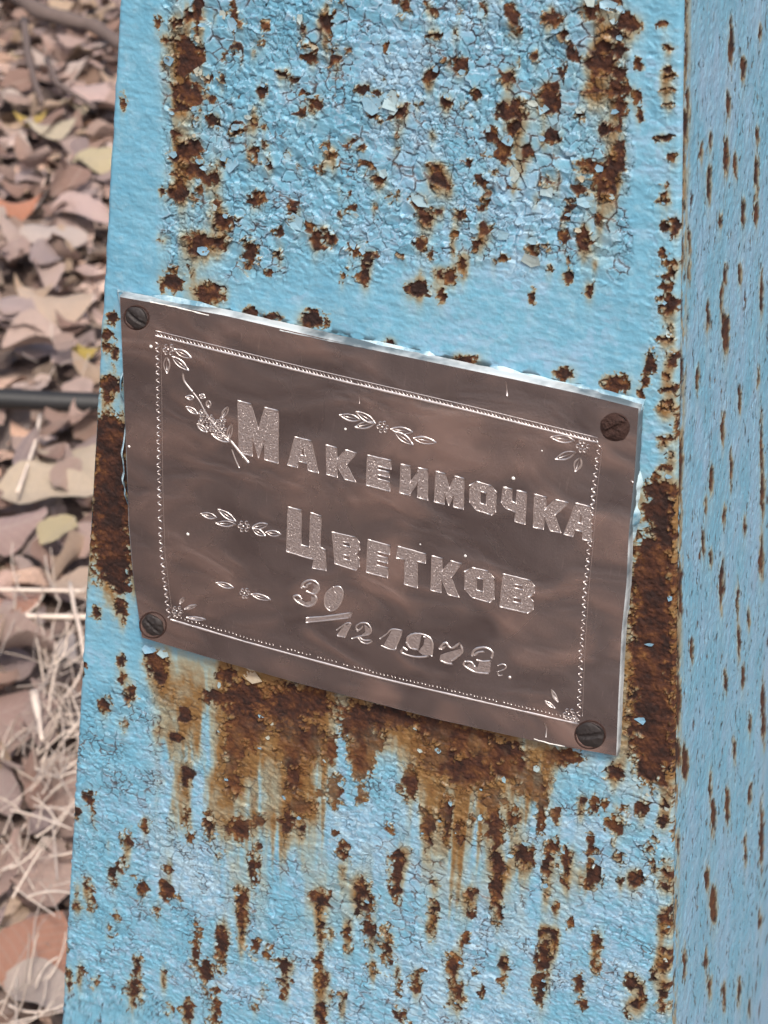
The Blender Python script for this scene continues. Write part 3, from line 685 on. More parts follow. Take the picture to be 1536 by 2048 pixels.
def glyph(outer, holes, name='letter', lw=0.00017, fill=True, label=None):
    b = Bag()
    if fill:
        loops = [outer] + holes; allp = [p for l in loops for p in l]
        tris = tessellate_polygon([[Vector((p[0], p[1], 0)) for p in l] for l in loops])
        a = np.array(allp, float); V = plate_pt(a[:, 0], a[:, 1], np.full(len(a), 0.00009))
        fl = []
        for t in tris:
            p, q, r = (allp[i] for i in t)
            cr = (q[0] - p[0]) * (r[1] - p[1]) - (q[1] - p[1]) * (r[0] - p[0])
            fl.append(t if cr < 0 else t[::-1])
        b.add(V, fl, 0)
        # hatching scratched inside the outline
        x0, x1 = min(p[0] for p in outer), max(p[0] for p in outer); y0, y1 = min(p[1] for p in outer), max(p[1] for p in outer)
        def inside(x, y):
            c = False
            for l in loops:
                for i in range(len(l)):
                    (xa, ya), (xb, yb) = l[i], l[i - 1]
                    if (ya > y) != (yb > y) and x < (xb - xa) * (y - ya) / (yb - ya) + xa: c = not c
            return c
        for _ in range(int((x1 - x0) * (y1 - y0) / 42)):
            x, y = random.uniform(x0, x1), random.uniform(y0, y1); dx, dy = random.uniform(-2.2, 2.2), random.uniform(2, 5.5)
            if inside(x, y) and inside(x + dx, y + dy):
                b.tube([(x, y), (x + dx, y + dy)], 0.00006 + random.random() * 0.00006, False, 0.00008, 2)
    for l in [outer] + holes:
        n = len(l)
        for i in range(n):                     # every stroke a little uneven; level ones wider, their caught light put into brighter metal
            a, c = l[i], l[(i + 1) % n]
            level = abs(c[0] - a[0]) > abs(c[1] - a[1])
            pts = densify([a, c], False, 7, 0.3)
            b.tube(pts, [lw * (1.35 if level else 0.8) * random.uniform(0.75, 1.2) for _ in pts], False, 0.00006, 1 if level else 2)
    return b.build(name, (M_fill, M_line, M_dim), plaque, label)
def quad_glyph(key, q):
    (ax, ay), (bx, by), (cx, cy), (dx, dy) = q
    def mp(u, v):
        return ((1 - v) * ((1 - u) * ax + u * bx) + v * ((1 - u) * dx + u * cx), (1 - v) * ((1 - u) * ay + u * by) + v * ((1 - u) * dy + u * cy))
    o, hs = GL[key]
    return [mp(*p) for p in o], [[mp(*p) for p in h] for h in hs]
GL = {
    'M': ([(0, 0), (.33, 0), (.5, .45), (.66, 0), (1, 0), (1, 1), (.66, 1), (.66, .62), (.5, 1.0), (.34, .62), (.34, 1), (0, 1)], []),
    'A': ([(.22, 0), (.78, 0), (1, 1), (.68, 1), (.63, .78), (.37, .78), (.32, 1), (0, 1)], [[(.5, .30), (.42, .56), (.58, .56)]]),
    'K': ([(0, 0), (.36, 0), (.36, .38), (.62, 0), (1, 0), (.68, .48), (1, 1), (.62, 1), (.36, .62), (.36, 1), (0, 1)], []),
    'E': ([(0, 0), (1, 0), (1, .28), (.46, .28), (.46, .40), (.95, .40), (.95, .56), (.46, .56), (.46, .70), (1, .70), (1, 1), (0, 1)], []),
    'I': ([(0, 0), (.36, 0), (.36, .56), (.64, .12), (.64, 0), (1, 0), (1, 1), (.64, 1), (.64, .50), (.36, .94), (.36, 1), (0, 1)], []),
    'O': ([(.25, 0), (.8, 0), (1, .18), (1, .85), (.85, 1), (.25, 1), (0, .8), (0, .2)], [[(.40, .30), (.63, .30), (.63, .72), (.40, .72)]]),
    'C': ([(.05, 0), (.42, 0), (.42, .40), (.6, .42), (.6, 0), (1, 0), (1, 1), (.58, 1), (.58, .70), (.18, .66), (0, .52)], []),
    'W': ([(0, 0), (.85, 0), (1, .15), (1, .35), (.85, .5), (1, .62), (1, .85), (.85, 1), (0, 1)], [[(.38, .22), (.62, .22), (.66, .34), (.38, .34)], [(.38, .62), (.60, .62), (.66, .76), (.38, .76)]]),
}
for key, q in (('M', ((476, 801), (558, 821), (557, 926), (479, 904))), ('A', ((577, 870), (637, 884), (638, 945), (576, 929))),
               ('K', ((653, 889), (715, 905), (713, 963), (655, 948))), ('E', ((736, 909), (784, 920), (781, 981), (734, 969))),
               ('I', ((803, 927), (857, 938), (857, 999), (801, 984))), ('M', ((873, 941), (930, 956), (928, 1017), (870, 1002))),
               ('O', ((941, 958), (995, 973), (992, 1031), (941, 1014))), ('C', ((1005, 972), (1055, 984), (1051, 1047), (1003, 1033))),
               ('K', ((1070, 987), (1138, 1004), (1123, 1064), (1068, 1053))), ('A', ((1140, 1002), (1194, 1015), (1184, 1082), (1129, 1067))),
               ('W', ((665, 1063), (721, 1075), (720, 1142), (671, 1126))), ('E', ((737, 1078), (782, 1090), (776, 1154), (734, 1143))),
               ('K', ((865, 1110), (925, 1126), (919, 1193), (863, 1179))), ('O', ((931, 1130), (990, 1144), (989, 1206), (931, 1189))),
               ('W', ((1007, 1146), (1072, 1162), (1066, 1227), (1001, 1212)))):
    glyph(*quad_glyph(key, q))
glyph([(577, 1013), (604, 1020), (603, 1089), (620, 1093), (622, 1024), (644, 1031), (641, 1093), (652, 1099), (653, 1140), (626, 1135), (628, 1118), (574, 1102)], [])
glyph([(797, 1091), (854, 1107), (852, 1125), (836, 1121), (836, 1174), (810, 1167), (811, 1117), (794, 1115)], [])

def smooth(pl, n=5, closed=False):
    pl = [np.array(p, float) for p in pl]; out = []; N = len(pl)
    for i in range(N if closed else N - 1):
        if closed: p0, p1, p2, p3 = pl[i - 1], pl[i], pl[(i + 1) % N], pl[(i + 2) % N]
        else: p0, p1, p2, p3 = pl[max(i - 1, 0)], pl[i], pl[i + 1], pl[min(i + 2, N - 1)]
        for k in range(n):
            t = k / n
            out.append(tuple(0.5 * ((2 * p1) + (-p0 + p2) * t + (2 * p0 - 5 * p1 + 4 * p2 - p3) * t * t + (-p0 + 3 * p1 - 3 * p2 + p3) * t ** 3)))
    if not closed: out.append(tuple(pl[-1]))
    return out
def numeral(strokes, solid=None, w=0.00026, name='numeral'):
    b = Bag()
    if solid:
        for poly in solid:
            a = np.array(poly, float); V = plate_pt(a[:, 0], a[:, 1], np.full(len(a), 0.00008))
            tris = tessellate_polygon([[Vector((p[0], p[1], 0)) for p in poly]])
            fl = []
            for t in tris:
                p, q, r = (poly[i] for i in t); cr = (q[0] - p[0]) * (r[1] - p[1]) - (q[1] - p[1]) * (r[0] - p[0])
                fl.append(t if cr < 0 else t[::-1])
            b.add(V, fl, 0)
    for st in strokes:
        sm = smooth(st, 4)
        b.tube(sm, [w * random.uniform(0.7, 1.25) for _ in sm], False, 0.00005, 1)
    return b.build(name, (M_fill, M_line), plaque)
numeral([[(604, 1174), (608, 1165), (620, 1159), (632, 1162), (639, 1171), (637, 1182), (628, 1187), (613, 1181)], [(606, 1172), (613, 1174), (616, 1168), (625, 1165)],
         [(629, 1187), (634, 1197), (629, 1207), (617, 1212), (602, 1207), (592, 1200), (588, 1192), (598, 1190), (604, 1197)]],
        [[(626, 1164), (639, 1171), (637, 1182), (628, 1187), (625, 1180), (630, 1173)], [(624, 1190), (634, 1196), (629, 1207), (617, 1212), (602, 1207), (592, 1199), (600, 1196), (612, 1203), (623, 1201)]], 0.0003)
numeral([[(668, 1173), (680, 1172), (687, 1182), (685, 1198), (677, 1213), (663, 1221), (652, 1212), (650, 1200), (654, 1184), (668, 1173)], [(669, 1182), (674, 1188), (670, 1205), (660, 1213)]],
        [[(668, 1173), (680, 1172), (687, 1182), (685, 1198), (677, 1213), (663, 1221), (652, 1212), (650, 1200), (654, 1184)]], 0.0002)
numeral([[(614, 1235), (660, 1231), (706, 1224)], [(613, 1244), (660, 1239), (703, 1234)], [(614, 1235), (613, 1244)]], [[(614, 1235), (706, 1224), (703, 1234), (613, 1244)]], 0.00024, 'date_bar')
numeral([[(674, 1259), (684, 1252), (695, 1245), (704, 1246)], [(704, 1246), (697, 1260), (690, 1273)], [(690, 1273), (676, 1271)], [(676, 1270), (688, 1252)]], [[(690, 1249), (704, 1246), (690, 1273), (677, 1270)]], 0.0002)
numeral([[(716, 1261), (713, 1252), (723, 1245), (736, 1246), (743, 1257), (740, 1267), (722, 1271), (705, 1276)], [(705, 1276), (716, 1274), (724, 1283), (736, 1286), (746, 1281)], [(716, 1261), (724, 1255), (726, 1250)], [(718, 1271), (728, 1279), (744, 1279)]],
        [[(730, 1247), (743, 1257), (740, 1267), (722, 1271), (732, 1262)]], 0.00022)
numeral([[(761, 1276), (774, 1267), (786, 1257), (806, 1260)], [(806, 1260), (792, 1296)], [(763, 1290), (777, 1296), (792, 1299)]], [[(786, 1257), (806, 1260), (793, 1298), (768, 1290)]], 0.00022)
numeral([[(814, 1284), (818, 1272), (832, 1266), (852, 1269), (864, 1279), (866, 1294), (864, 1310)], [(814, 1284), (822, 1295), (838, 1298)], [(806, 1297), (804, 1304), (823, 1311), (842, 1313), (858, 1311)], [(806, 1293), (816, 1300)], [(848, 1272), (853, 1274)]],
        [[(818, 1272), (832, 1266), (844, 1268), (842, 1280), (838, 1298), (822, 1295), (814, 1284)], [(852, 1269), (864, 1279), (866, 1294), (864, 1310), (846, 1308), (838, 1302), (848, 1288)]], 0.0003)
numeral([[(880, 1296), (886, 1288), (893, 1284), (900, 1293), (908, 1294), (921, 1284)], [(921, 1286), (926, 1302), (915, 1313), (905, 1320)], [(882, 1320), (893, 1325), (906, 1327)], [(884, 1297), (892, 1291)]],
        [[(882, 1308), (900, 1302), (924, 1296), (926, 1302), (905, 1320), (904, 1327), (880, 1319)]], 0.0003)
numeral([[(945, 1310), (948, 1301), (957, 1295), (973, 1294), (986, 1303), (984, 1314)], [(950, 1309), (958, 1303), (970, 1302)], [(954, 1319), (970, 1322), (983, 1320)], [(930, 1322), (929, 1330), (948, 1342), (964, 1345), (979, 1346)], [(931, 1322), (943, 1323), (950, 1332)]],
        [[(960, 1322), (983, 1320), (981, 1344), (948, 1342), (932, 1330), (940, 1326), (956, 1333)]], 0.0003)
numeral([[(997, 1330), (1006, 1327), (1013, 1331), (1010, 1337), (997, 1342)], [(996, 1343), (998, 1350), (1006, 1349)]], None, 0.00018, 'letter')

# small round punch marks
def dome(px, py, r, mat, name, sq=0.6):
    c = plate_pt(np.array([px]), np.array([py]), np.array([-0.00002]))[0]; V = []; Fc = []
    for a in range(4):
        th = a / 3 * math.pi / 2
        for k in range(8):
            V.append(c + r * math.cos(th) * (math.cos(k * .7854) * M_ + math.sin(k * .7854) * ET) + r * sq * math.sin(th) * N_)
    for a in range(3):
        for k in range(8): Fc.append((a * 8 + k, a * 8 + (k + 1) % 8, (a + 1) * 8 + (k + 1) % 8, (a + 1) * 8 + k))
    o = mesh_obj(name, V, Fc, mat); adopt(o, plaque); return o
dome(1020, 1354, 0.00055, M_line, 'full_stop')
for (x, y, r) in ((302, 693, .5), (376, 1068, .5), (1028, 955, .5), (1013, 974, .45), (692, 857, .38), (932, 1110, .42), (842, 1087, .25), (258, 893, .4), (1085, 900, .22)):
    dome(x, y, r * 0.001, M_speck, 'paint_speck')

# scratches and paint smears on the plate
for pts, r, m in (([(718, 785), (720, 806)], .0001, M_dim), ([(1013, 762), (1015, 778), (1015, 790)], .00025, M_dim), ([(1090, 1446), (1093, 1458), (1092, 1474)], .00018, M_line),
                  ([(300, 604), (360, 616), (418, 631)], .00025, M_speck), ([(1068, 1477), (1098, 1487), (1130, 1493)], .0002, M_speck), ([(1262, 958), (1267, 964)], .00015, M_line), ([(560, 660), (640, 677), (745, 699)], .0002, M_edge)):
    b_ = Bag(); q_ = densify(pts, False, 10, 0.6); b_.tube(q_, [r * random.uniform(.4, 1.2) for _ in q_], False, .00003); b_.build('scratch' if m is not M_speck else 'paint_smear', (m,), plaque)
# engraved flowers
def leaf_loop(base, tip, wid, bag, r=0.00018, vein=True):
    b, t = np.array(base, float), np.array(tip, float); d = t - b; L = np.linalg.norm(d); n = np.array((-d[1], d[0])) / L
    prof = (0, .55, .92, 1, .85, .5, 0)
    up_ = [tuple(b + d * i / 6 + n * wid * p) for i, p in enumerate(prof)]; dn = [tuple(b + d * i / 6 - n * wid * p) for i, p in enumerate(prof)]
    bag.tube(up_, [r * random.uniform(.6, 1.2) for _ in up_], False, .00004); bag.tube(dn, [r * random.uniform(.9, 1.7) for _ in dn], False, .00004)
    if vein: bag.tube([tuple(b + d * .2), tuple(b + d * .8)], r * .5, False, .00003)
def blossom(c, r, bag):
    for k in range(6):
        a = k * 1.0472 + random.uniform(-.2, .2); x, y = c[0] + r * math.cos(a), c[1] + r * math.sin(a) * 0.95
        ring = [(x + r * .38 * math.cos(q), y + r * .38 * math.sin(q)) for q in np.linspace(0, 5.6, 7)]
        bag.tube(ring, 0.00016 * random.uniform(.7, 1.3), False, .00004)
    bag.tube([(c[0] - 2, c[1]), (c[0] + 2, c[1] + .5)], 0.0003, False, .00004)
def spray(leaves, flowers, extra=(), wid=6.5):
    b = Bag()
    for (p, q) in leaves: leaf_loop(p, q, wid, b)
    for (c, r) in flowers: blossom(c, r, b)
    for pl, r in extra:
        sm = smooth(pl, 4); b.tube(sm, r, False, .00004)
    return b.build('engraved_flower', (M_line,), plaque)
spray([((722, 839), (680, 829)), ((752, 846), (713, 822)), ((752, 845), (711, 853)), ((783, 857), (827, 863)), ((790, 862), (827, 888)), ((828, 875), (874, 884))], [((767, 853), 9)])
spray([((434, 1035), (402, 1027)), ((472, 1042), (436, 1018)), ((472, 1048), (432, 1046)), ((506, 1054), (537, 1048)), ((506, 1057), (531, 1071)), ((533, 1064), (563, 1068))], [((489, 1052), 9)], wid=5.5)
spray([((468, 1175), (433, 1165)), ((503, 1188), (542, 1199))], [((491, 1186), 8)], wid=5)
spray([((349, 699), (383, 716)), ((344, 713), (377, 741)), ((333, 714), (334, 746))], [((338, 699), 9)], wid=6)
spray([((1150, 880), (1102, 873)), ((1152, 903), (1112, 917)), ((1161, 914), (1152, 941))], [((1167, 891), 10)], wid=7)
spray([((360, 1207), (368, 1195)), ((370, 1218), (394, 1210)), ((374, 1235), (412, 1239))], [((355, 1222), 8)], wid=3)
spray([((1116, 1403), (1103, 1378)), ((1110, 1416), (1090, 1401))], [((1139, 1428), 9), ((1150, 1438), 5)], wid=3)
spray([((396, 828), (372, 813)), ((414, 864), (394, 847)), ((388, 796), (372, 794)), ((400, 790), (410, 795)), ((445, 834), (457, 813)), ((456, 880), (464, 848)), ((418, 815), (417, 800)), ((460, 884), (423, 868))],
      [((406, 826), 6), ((420, 838), 7), ((432, 848), 7), ((445, 842), 6), ((418, 856), 6), ((434, 862), 6), ((446, 858), 6), ((404, 842), 5), ((448, 872), 5)],
      [([(366, 746), (368, 760), (375, 771), (385, 783)], 0.0003), ([(460, 879), (478, 901), (498, 925)], 0.0004), ([(464, 898), (471, 917), (479, 935)], 0.0002),
       ([(385, 783), (398, 800), (415, 830), (440, 862), (460, 879)], 0.0002)], wid=4.5)

# rope border
def border(pl, kind):
    b = Bag(); pts = polyat(pl, np.linspace(0, 1, 60)); L = sum(math.dist(pts[i], pts[i + 1]) for i in range(59))
    if kind == 'top':
        b.tube(pts + (0, -5.5), 0.00011, False, .00003); b.tube(pts + (0, 4.5), [0.00030 * random.uniform(.7, 1.3) for _ in pts], False, .00003)
    elif kind == 'bottom':
        b.tube(pts + (0, 2), [0.00032 * random.uniform(.75, 1.25) for _ in pts], False, .00003)
    n = int(L / 7.6); q = polyat(pl, np.linspace(0.004, 0.996, n)); d = np.array(pl[-1], float) - np.array(pl[0], float); d /= np.linalg.norm(d); nn = np.array((-d[1], d[0]))
    for i, p in enumerate(q):
        sgn = 1 if i % 2 else -1
        rr = random.uniform(.55, 1.35)
        if random.random() < .03: continue
        p = p + np.array((random.uniform(-1, 1), random.uniform(-1, 1)))
        if kind == 'bottom': b.tube([tuple(p - nn * 9), tuple(p - nn * 6 + d * 2)], 0.00016 * rr, False, .00003)
        elif kind == 'top': b.tube([tuple(p - d * 3 - nn * 3.5), tuple(p + d * 3 + nn * 3)], 0.00013 * rr, False, .00003)
        else: b.tube([tuple(p - d * 2.6 - nn * 4.2 * sgn), tuple(p + d * 2.6 + nn * 3.2 * sgn)], 0.00020 * rr, False, .00003, random.choice((0, 1)))
    if kind == 'side': b.tube(pts + (7.0, 0), 0.00006, False, .00002, 1)
    return b.build('rope_border', (M_line, M_dim), plaque)
border([(311, 667), (620, 742), (940, 816), (1197, 880)], 'top')
border([(341, 1237), (494, 1282), (721, 1343), (780, 1358), (1158, 1446)], 'bottom')
border([(315, 685), (317, 824), (319, 985), (323, 1105), (335, 1207), (341, 1234)], 'side')
border([(1199, 888), (1189, 975), (1180, 1090), (1172, 1171), (1163, 1307), (1158, 1432)], 'side')

# screws
def screw(px, py, rpx, slot_deg, mat, rough, label):
    r = rpx * px_m; c = plate_pt(np.array([px]), np.array([py]), np.array([-0.0001]))[0]
    V = []; Fc = []; nr, na = 13, 48; sa = math.radians(slot_deg)
    V.append((0, 0, 0))
    for i in range(1, nr + 1):
        q = i / nr
        for k in range(na):
            a = 6.28318 * k / na; V.append((r * q * math.cos(a), r * q * math.sin(a), 0))
    out = []
    for (x, y, _) in V:
        q = math.hypot(x, y) / r
        h = 0.0010 * math.sqrt(max(0, 1 - (q * 0.97) ** 2)) ** 0.8 + 0.00005
        dd = abs(-x * math.sin(sa) + y * math.cos(sa))
        if dd < r * 0.17: h = min(h, 0.0002 + 0.0002 * rough)
        h += rough * 0.00045 * (float(vnoise(np.array([x * 1600 + px]), np.array([y * 1600 + py]), 5)[0]) - 0.5)
        jr = 1 + rough * 0.05 * math.sin(5 * math.atan2(y, x) + px)
        out.append(c + x * jr * M_ + y * jr * ET + max(h, 0) * N_)
    for k in range(na): Fc.append((0, 1 + k, 1 + (k + 1) % na))
    for i in range(nr - 1):
        for k in range(na):
            a, b2 = 1 + i * na + k, 1 + i * na + (k + 1) % na; Fc.append((a, a + na, b2 + na, b2))
    o = mesh_obj('screw', out, Fc, mat); adopt(o, plaque)
    o['label'] = label
    # washer-like dark seat
    ring = Bag(); pts = [(px + (rpx + 2.5) * math.cos(a), py + (rpx + 2.5) * .96 * math.sin(a)) for a in np.linspace(0, 6.1, 30)]
    ring.tube(pts, 0.00035, True, -0.0001)
    ring.build('screw_seat', (M_screw if rough < .5 else M_rscrew,), plaque)
screw(273, 635, 22, -28, M_screw, 0.5, 'dark domed screw with paint round its rim')
screw(1231, 853, 25, 40, M_rscrew, 1.0, 'rust eaten screw')
screw(1180, 1470, 27, 24, M_screw, 0.5, 'dark slotted screw, head proud of the plate')
screw(306, 1250, 24, -35, M_screw, 0.9, 'dull dark screw almost hidden by grime')

# beads of old paint along the plaque's top and left edge
def ridge(pl, seed, wpx, hmax, gap=0.42):
    n = 150; pts = polyat(pl, np.linspace(0, 1, n)); st = on_plane(pts[:, 0], pts[:, 1], PC, N_)
    d = np.array(pl[-1], float) - np.array(pl[0], float); d3 = st[-1] - st[0]; d3 /= np.linalg.norm(d3); sd = np.cross(d3, N_)
    sd = sd if np.dot(sd, st.mean(0) - cen) > 0 else -sd
    V = []; Fc = []; seg = 7
    for i in range(n):
        a = float(fbm(np.array([i / 16.0]), np.array([seed * 1.7]), seed, 3)[0]); b = float(fbm(np.array([i / 6.0]), np.array([seed * 3.1]), seed + 2, 2)[0])
        amp = max(0.05, min(1, (a - gap) * 4)) * (0.6 + 0.8 * b)
        for k in range(seg):
            th = k / (seg - 1)
            V.append(st[i] + sd * (-0.0012 + th * wpx * px_m * (0.4 + amp)) + N_ * (hmax * amp * math.cos(th * 1.5708) ** .7 + 0.00005))
    for i in range(n - 1):
        for k in range(seg - 1): Fc.append((i * seg + k, i * seg + k + 1, (i + 1) * seg + k + 1, (i + 1) * seg + k))
    o = mesh_obj('paint_bead', V, Fc, M_ridge); adopt(o, plaque)
ridge([(236, 575), (420, 612), (740, 686), (1020, 744), (1290, 806)], 3, 11, 0.0018)
ridge([(236, 578), (243, 780), (250, 960), (254, 1049), (262, 1155)], 7, 7, 0.0024)
ridge([(1290, 812), (1283, 950), (1270, 1080), (1262, 1200), (1250, 1360)], 12, 9, 0.0020, 0.46)

# ------------------------------------------------------------------ leaf litter
def leaf_shape(seed, nu=7, nv=5, asp=0.62, curl=0.5, tooth=0.06):
    r = random.Random(seed); V = []; Fc = []
    bx, by, tw = r.uniform(-.5, .5) * curl, r.uniform(.1, 1.0) * curl * r.choice((-1, 1)), r.uniform(-.5, .5) * curl
    for i in range(nu):
        u = i / (nu - 1); w = asp * 0.5 * (max(0, math.sin(math.pi * u ** 0.86)) ** 0.62) * (1 + r.uniform(-tooth, tooth) * 1.6)
        if i in (0, nu - 1): w = 0.07 * asp
        for j in range(nv):
            v = 2 * j / (nv - 1) - 1
            ww = w * (1 + r.uniform(-tooth, tooth)) if abs(v) == 1 else w
            x = u - 0.5; y = v * ww + 0.06 * math.sin(u * 3 + seed)
            z = bx * (x * x - .1) * 1.2 + 0.05 * math.sin(7 * u + seed) * v + by * (v * v) * ww * 0.9 + tw * x * v * 0.35 + r.uniform(-.014, .014) - 0.03 * (1 - abs(v)) 
            V.append((x, y, z))
    for i in range(nu - 1):
        for j in range(nv - 1): Fc.append((i * nv + j, i * nv + j + 1, (i + 1) * nv + j + 1, (i + 1) * nv + j))
    return V, Fc
PAL = [(0.50, 0.385, 0.345), (0.42, 0.31, 0.275), (0.56, 0.455, 0.42), (0.33, 0.235, 0.21), (0.52, 0.40, 0.31), (0.60, 0.50, 0.48), (0.26, 0.18, 0.155), (0.46, 0.33, 0.27), (0.38, 0.30, 0.285), (0.50, 0.33, 0.25)]
def stuff_litter():
    """unsorted litter: small leaves and fragments too many to count"""
    Vs, Fs, Cs = [], [], []; off = 0
    shapes = [leaf_shape(500 + k, 5, 3, random.uniform(.5, .8), .6) for k in range(10)]
    shapes = [(np.array(v), np.array(f)) for v, f in shapes]
    n_near = 5200; n_far = 17000
    xs = np.r_[rng.uniform(-0.75, 0.75, n_near), rng.uniform(-2.2, 2.2, n_far)]; ys = np.r_[rng.uniform(0.5, 3.3, n_near), rng.uniform(-1.2, 5.0, n_far)]
    for x, y in zip(xs, ys):
        q = np.array((x, y)) - base_c[:2]
        if abs(q @ M_[:2]) < .12 and abs(q @ NH[:2]) < .12: continue
        v, f = shapes[rng.integers(10)]
        s = rng.uniform(0.016, 0.05); a = rng.uniform(0, 6.283); tx, ty = rng.normal(0, .28, 2)
        c, d = math.cos(a), math.sin(a)
        X = v[:, 0] * s; Y = v[:, 1] * s; Z = v[:, 2] * s * 1.2 + X * tx + Y * ty
        Vs.append(np.stack((x + X * c - Y * d, y + X * d + Y * c, Z + rng.uniform(0.002, 0.02)), -1)); Fs.append(f + off); off += len(v)
        col = np.array(PAL[rng.integers(len(PAL))]) * np.array((1.06, 1.0, .95)) * rng.uniform(.10, 1.2); Cs.append(np.tile(np.r_[col, 1], (len(v), 1)))
    me = bpy.data.meshes.new('leaf_litter'); V = np.concatenate(Vs); Fq = np.concatenate(Fs)
    me.vertices.add(len(V)); me.vertices.foreach_set('co', V.astype(np.float32).ravel())
    n = len(Fq); me.loops.add(n * 4); me.loops.foreach_set('vertex_index', Fq.astype(np.int32).ravel())
    me.polygons.add(n); me.polygons.foreach_set('loop_start', np.arange(0, n * 4, 4, dtype=np.int32)); me.polygons.foreach_set('use_smooth', np.ones(n, bool))
    me.update(calc_edges=True)
    a = me.attributes.new('tint', 'FLOAT_COLOR', 'POINT'); a.data.foreach_set('color', np.concatenate(Cs).astype(np.float32).ravel())
    me.materials.append(M_leafs)
    o = bpy.data.objects.new('leaf_litter', me); COL.objects.link(o)
    tag(o, 'brown carpet of small dead leaves and leaf fragments covering the ground', 'leaf litter', None, 'stuff')
stuff_litter()

LEAF_ME = []
for k in range(12):
    v, f = leaf_shape(100 + k, 10, 5, (0.55, 0.7, 0.62, 0.8, 0.48, 0.66)[k % 6], (0.9, 1.5, 0.6)[k % 3], 0.05)
    me = bpy.data.meshes.new('fallen_leaf'); me.from_pydata(v, [], f); me.polygons.foreach_set('use_smooth', [True] * len(f)); me.materials.append(M_leaf); me.update(); LEAF_ME.append(me)
def place_leaf(x, y, z, size, rz, tx, ty, col, mi, label, group=None, cat='leaf'):
    o = bpy.data.objects.new('fallen_leaf', LEAF_ME[mi]); COL.objects.link(o)
    o.location = (x, y, z); o.rotation_euler = (tx, ty, rz); o.scale = (size, size, size); o.color = (*[min(0.88, c * f) for c, f in zip(col, (1.58, 1.44, 1.37))], 1)
    tag(o, label, cat, group)
    return o
TONES = {'pinkish tan': [(0.56, 0.43, 0.39), (0.60, 0.48, 0.45), (0.52, 0.40, 0.35)], 'mid brown': [(0.34, 0.23, 0.195), (0.29, 0.20, 0.175), (0.40, 0.28, 0.23)],
         'greyish mauve': [(0.42, 0.34, 0.335), (0.36, 0.295, 0.30), (0.48, 0.40, 0.40)], 'straw coloured': [(0.60, 0.47, 0.35), (0.56, 0.44, 0.34)]}
ZONES = ((130, 'beside the dark branch at top'), (300, 'level with the long cream leaf'), (470, 'just below the pale yellow leaf'), (640, 'above the bright yellow leaf'), (800, 'just above the black pipe'),
         (960, 'just below the black pipe'), (1180, 'between the pipe and the straw'), (1420, 'in the upper straw'), (1650, 'in the lower straw'), (1850, 'above the large reddish leaf'), (9999, 'in the bottom left corner'))
def where(tone, px, py, edge, size):
    sz = 'small ' if size < 0.032 else ('large ' if size > 0.043 else '')
    z = next(t for lim, t in ZONES if py < lim)
    f = px / edge
    sd = 'at the picture edge' if f < 0.3 else ('against the post' if f > 0.72 else 'midway to the post')
    return f'{sz}{tone} dead leaf {z}, {sd}'
cnt = 0; tries = 0
while cnt < 225 and tries < 5000:
    tries += 1
    y = random.uniform(0.78, 3.05)
    # only where the strip of ground left of the post is seen, with a margin
    xl = on_ground(np.array([-70.0]), np.array([1000.0]))[0]
    p = np.array((random.uniform(-0.75, -0.05), y, 0.0)); px, py = project(p)
    edge = 238 - 116 * py / 2048
    if not (-25 < px < edge + 12 and -15 < py < 2065): continue
    tname = random.choices(list(TONES), (5, 3, 2.5, 1.6))[0]; c = random.choice(TONES[tname]); k = random.uniform(0.8, 1.08)
    sz_ = random.uniform(0.022, 0.052)
    place_leaf(p[0], p[1], random.uniform(0.012, 0.048), sz_, random.uniform(0, 6.28), random.gauss(0, .44), random.gauss(0, .44), tuple(min(.85, q * k * 1.0) for q in c),
               random.randrange(12), where(tname, px, py, edge, sz_), f'{tname} dead leaves on the ground')
    cnt += 1
def hero_leaf(px, py, size, deg, col, mi, label, z=0.036, tx=0.0, ty=0.0):
    p = on_ground(np.array([float(px)]), np.array([float(py)]), z)[0]
    return place_leaf(p[0], p[1], z, size, math.radians(deg), tx, ty, col, mi, label)
